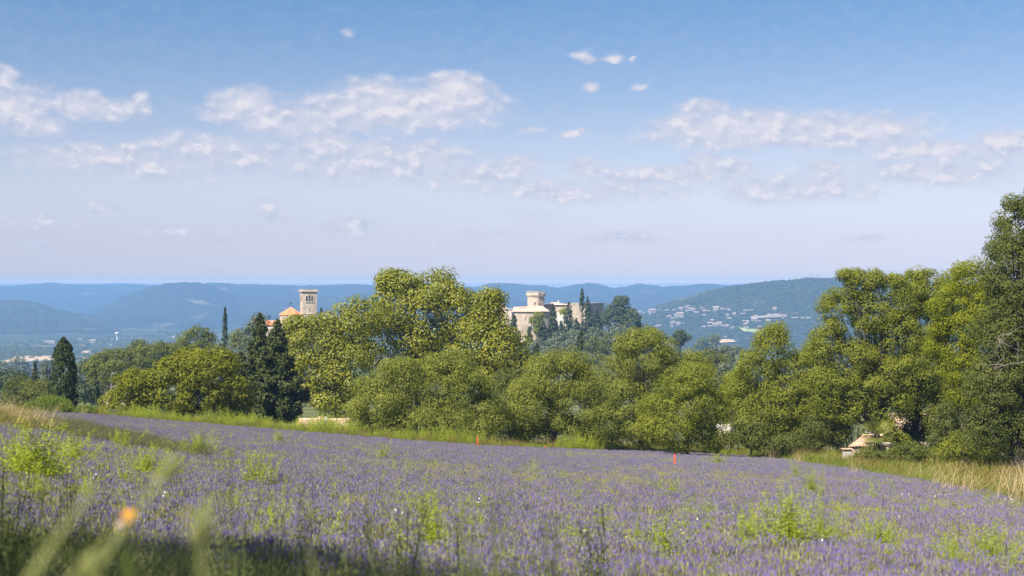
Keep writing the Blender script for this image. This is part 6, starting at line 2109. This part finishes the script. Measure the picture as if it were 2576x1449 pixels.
# ------------------------------------------------------------------ near stalks, out of focus
def stalk(name, label, cat, pts, rad, mt, head=None, seed=0, group=None):
    """pts: (u, v, distance) along the stalk, foot first."""
    r = np.random.default_rng(seed)
    P = np.array([list(UV(*p)) for p in pts])
    t = thing(name, label, cat, Vector(P[0]), group)
    mb = MB(); mb.tube(P - P[0], np.linspace(rad, rad * .6, len(P)), 5)
    m_ = mb.build('stem', M[mt], t)
    a = m_.data.attributes.new('tint', 'FLOAT', 'FACE'); a.data.foreach_set('value', np.full(len(m_.data.polygons), .6, np.float32))
    d = unit(P[-1] - P[-2])
    if head:
        kind, size, hm = head
        if kind == 'ear':
            n = 60; f = r.random(n)
            C = P[-1] - P[0] - d * (f * size)[:, None] + r.normal(size=(n, 3)) * .005
            V = leaf_quads(C, r.normal(size=(n, 3)), .013, .005, r, d + r.normal(size=(n, 3)) * .25)
            link('seed_head', leaf_mesh('seed_head', V, [M[hm]], r.uniform(.3, 1, n)), t)
        else:
            n = 14; a = np.arange(n) * 6.283 / n
            o = np.stack([np.cos(a), np.full(n, -.25), np.sin(a)], 1)
            V = leaf_quads(P[-1] - P[0] + o * size * .5, np.stack([np.zeros(n), -np.ones(n), np.full(n, .4)], 1), size, size * .5, r, o)
            link('petals', leaf_mesh('petals', V, [M[hm]], r.uniform(0, 1, n)), t)
            mb = MB(); mb.tube([(P[-1] - P[0]) + [0, .004, 0], (P[-1] - P[0]) - [0, .006, 0]], [size * .35, size * .25], 8); mb.build('flower_centre', M['wheat'], t)
    return t


NG = 'out-of-focus stalks close to the viewpoint'
stalk('grass_stalk', 'long blurred pale grass stalk arching to a yellow seed head near the lone weed', 'grass stalk', [(170, 1560, 1.47), (300, 1350, 1.55), (390, 1225, 1.63), (428, 1180, 1.66), (455, 1150, 1.67)], 0.0022, 'stalk', ('ear', .035, 'stalk'), 1, NG)
stalk('grass_stalk', 'thick blurred pale stalk leaning across the lower left corner', 'grass stalk', [(30, 1520, 1.24), (120, 1390, 1.27), (190, 1290, 1.32), (240, 1220, 1.36)], 0.0033, 'stalk', None, 2, NG)
stalk('grass_stalk', 'blurred pale stalk in the corner, lower than the thick one and more slanted', 'grass stalk', [(90, 1560, 1.32), (200, 1430, 1.33), (290, 1345, 1.36), (340, 1300, 1.40)], 0.0028, 'stalk', None, 3, NG)
stalk('grass_stalk', 'upright blurred stalk left of the middle of the bottom edge', 'grass stalk', [(515, 1560, 1.40), (508, 1440, 1.40), (503, 1330, 1.40), (506, 1285, 1.40)], 0.0030, 'stalk', ('ear', .03, 'stalk'), 4, NG)
stalk('grass_stalk', 'short blurred yellow-green blade below the orange flower', 'grass stalk', [(330, 1540, 1.40), (322, 1440, 1.40), (318, 1385, 1.40)], 0.0028, 'grass_green', None, 5, NG)
stalk('grass_stalk', 'short blurred blade left of the one below the orange flower', 'grass stalk', [(235, 1540, 1.47), (232, 1440, 1.47), (226, 1400, 1.47)], 0.0026, 'grass_green', ('ear', .02, 'stalk'), 6, NG)
stalk('grass_stalk', 'faint blurred stalk between the leafy weed and the dark weed', 'grass stalk', [(800, 1560, 1.71), (790, 1440, 1.71), (778, 1370, 1.71)], 0.0020, 'stalk', None, 7, NG)
stalk('wildflower', 'blurred round orange wildflower close to the viewpoint', 'flower', [(352, 1560, 2.2), (340, 1420, 2.2), (326, 1298, 2.2)], 0.0009, 'weed_dark', ('flower', .0125, 'petal_orange'), 8)
stalk('wildflower', 'blurred pale pink blossom just left of the orange flower', 'flower', [(330, 1560, 2.3), (318, 1420, 2.3), (302, 1320, 2.3)], 0.0009, 'weed_dark', ('flower', .0065, 'petal_pink'), 9)
DW = weed_mesh(601, 1.15, 7, .22, 'weed_dark', 60, .035)
DW2 = weed_mesh(602, 1.15, 10, .34, 'weed_dark', 70, .040)


def near_weed(u, v_top, Y, s, label, me, rz=0):
    X = kx(u, Y); g = float(ground_z(X, Y)); h = kz(v_top, Y) - g
    o = link('dark_weed', me, None, (X, Y, g)); o.scale = (s, s, h / 1.2); o.rotation_euler = (0, 0, rz)
    tag(o, label, 'weed', 'dark branching weeds close to the viewpoint')


near_weed(583, 1200, 4.6, .34, 'tall dark twiggy weed rising into the lavender left of the field middle', DW)
near_weed(540, 1280, 4.4, .45, 'shorter dark weed at the foot of the tall twiggy one', DW2, 1.0)
near_weed(985, 1262, 4.3, .30, 'thin dark weed between the twiggy one and the leafy weeds', DW, 2.0)
near_weed(1285, 1285, 4.6, .75, 'broad blurred dark-green weed at the middle of the bottom edge', DW2, .4)
near_weed(1400, 1340, 4.4, .55, 'blurred dark weed right of the broad one at the bottom edge', DW2, 2.4)
near_weed(1190, 1350, 4.2, .5, 'blurred dark weed left of the broad one at the bottom edge', DW, 1.4)
near_weed(1575, 1405, 4.3, .22, 'small dark sprig poking up at the bottom edge right of the middle', DW, .8)
# the near margin: rough dark herbage below the first lavender row
r_ = np.random.default_rng(621)
n = 4200
y = r_.uniform(3.0, 13.5, n); x = r_.uniform(-.46, .14, n) * y
ok = y < 9.5 + .60 * np.maximum(0, -.4 - x)
x, y = x[ok], y[ok]; n = len(x)
NGR = [grass_tuft(641, 46, .62, 'margin', .10, .005, 6, 'margin'), grass_tuft(642, 40, .55, 'grass_green', .10, .005), proto('margin_weed', DW2)]
scatter('margin_grass', np.column_stack([x, y, ground_z(x, y)]), r_.uniform(0, 6.28, n), r_.normal(0, .1, (n, 2)), r_.uniform(.45, .78, n), NGR, r_.choice(3, n, p=(.74, .245, .015)))
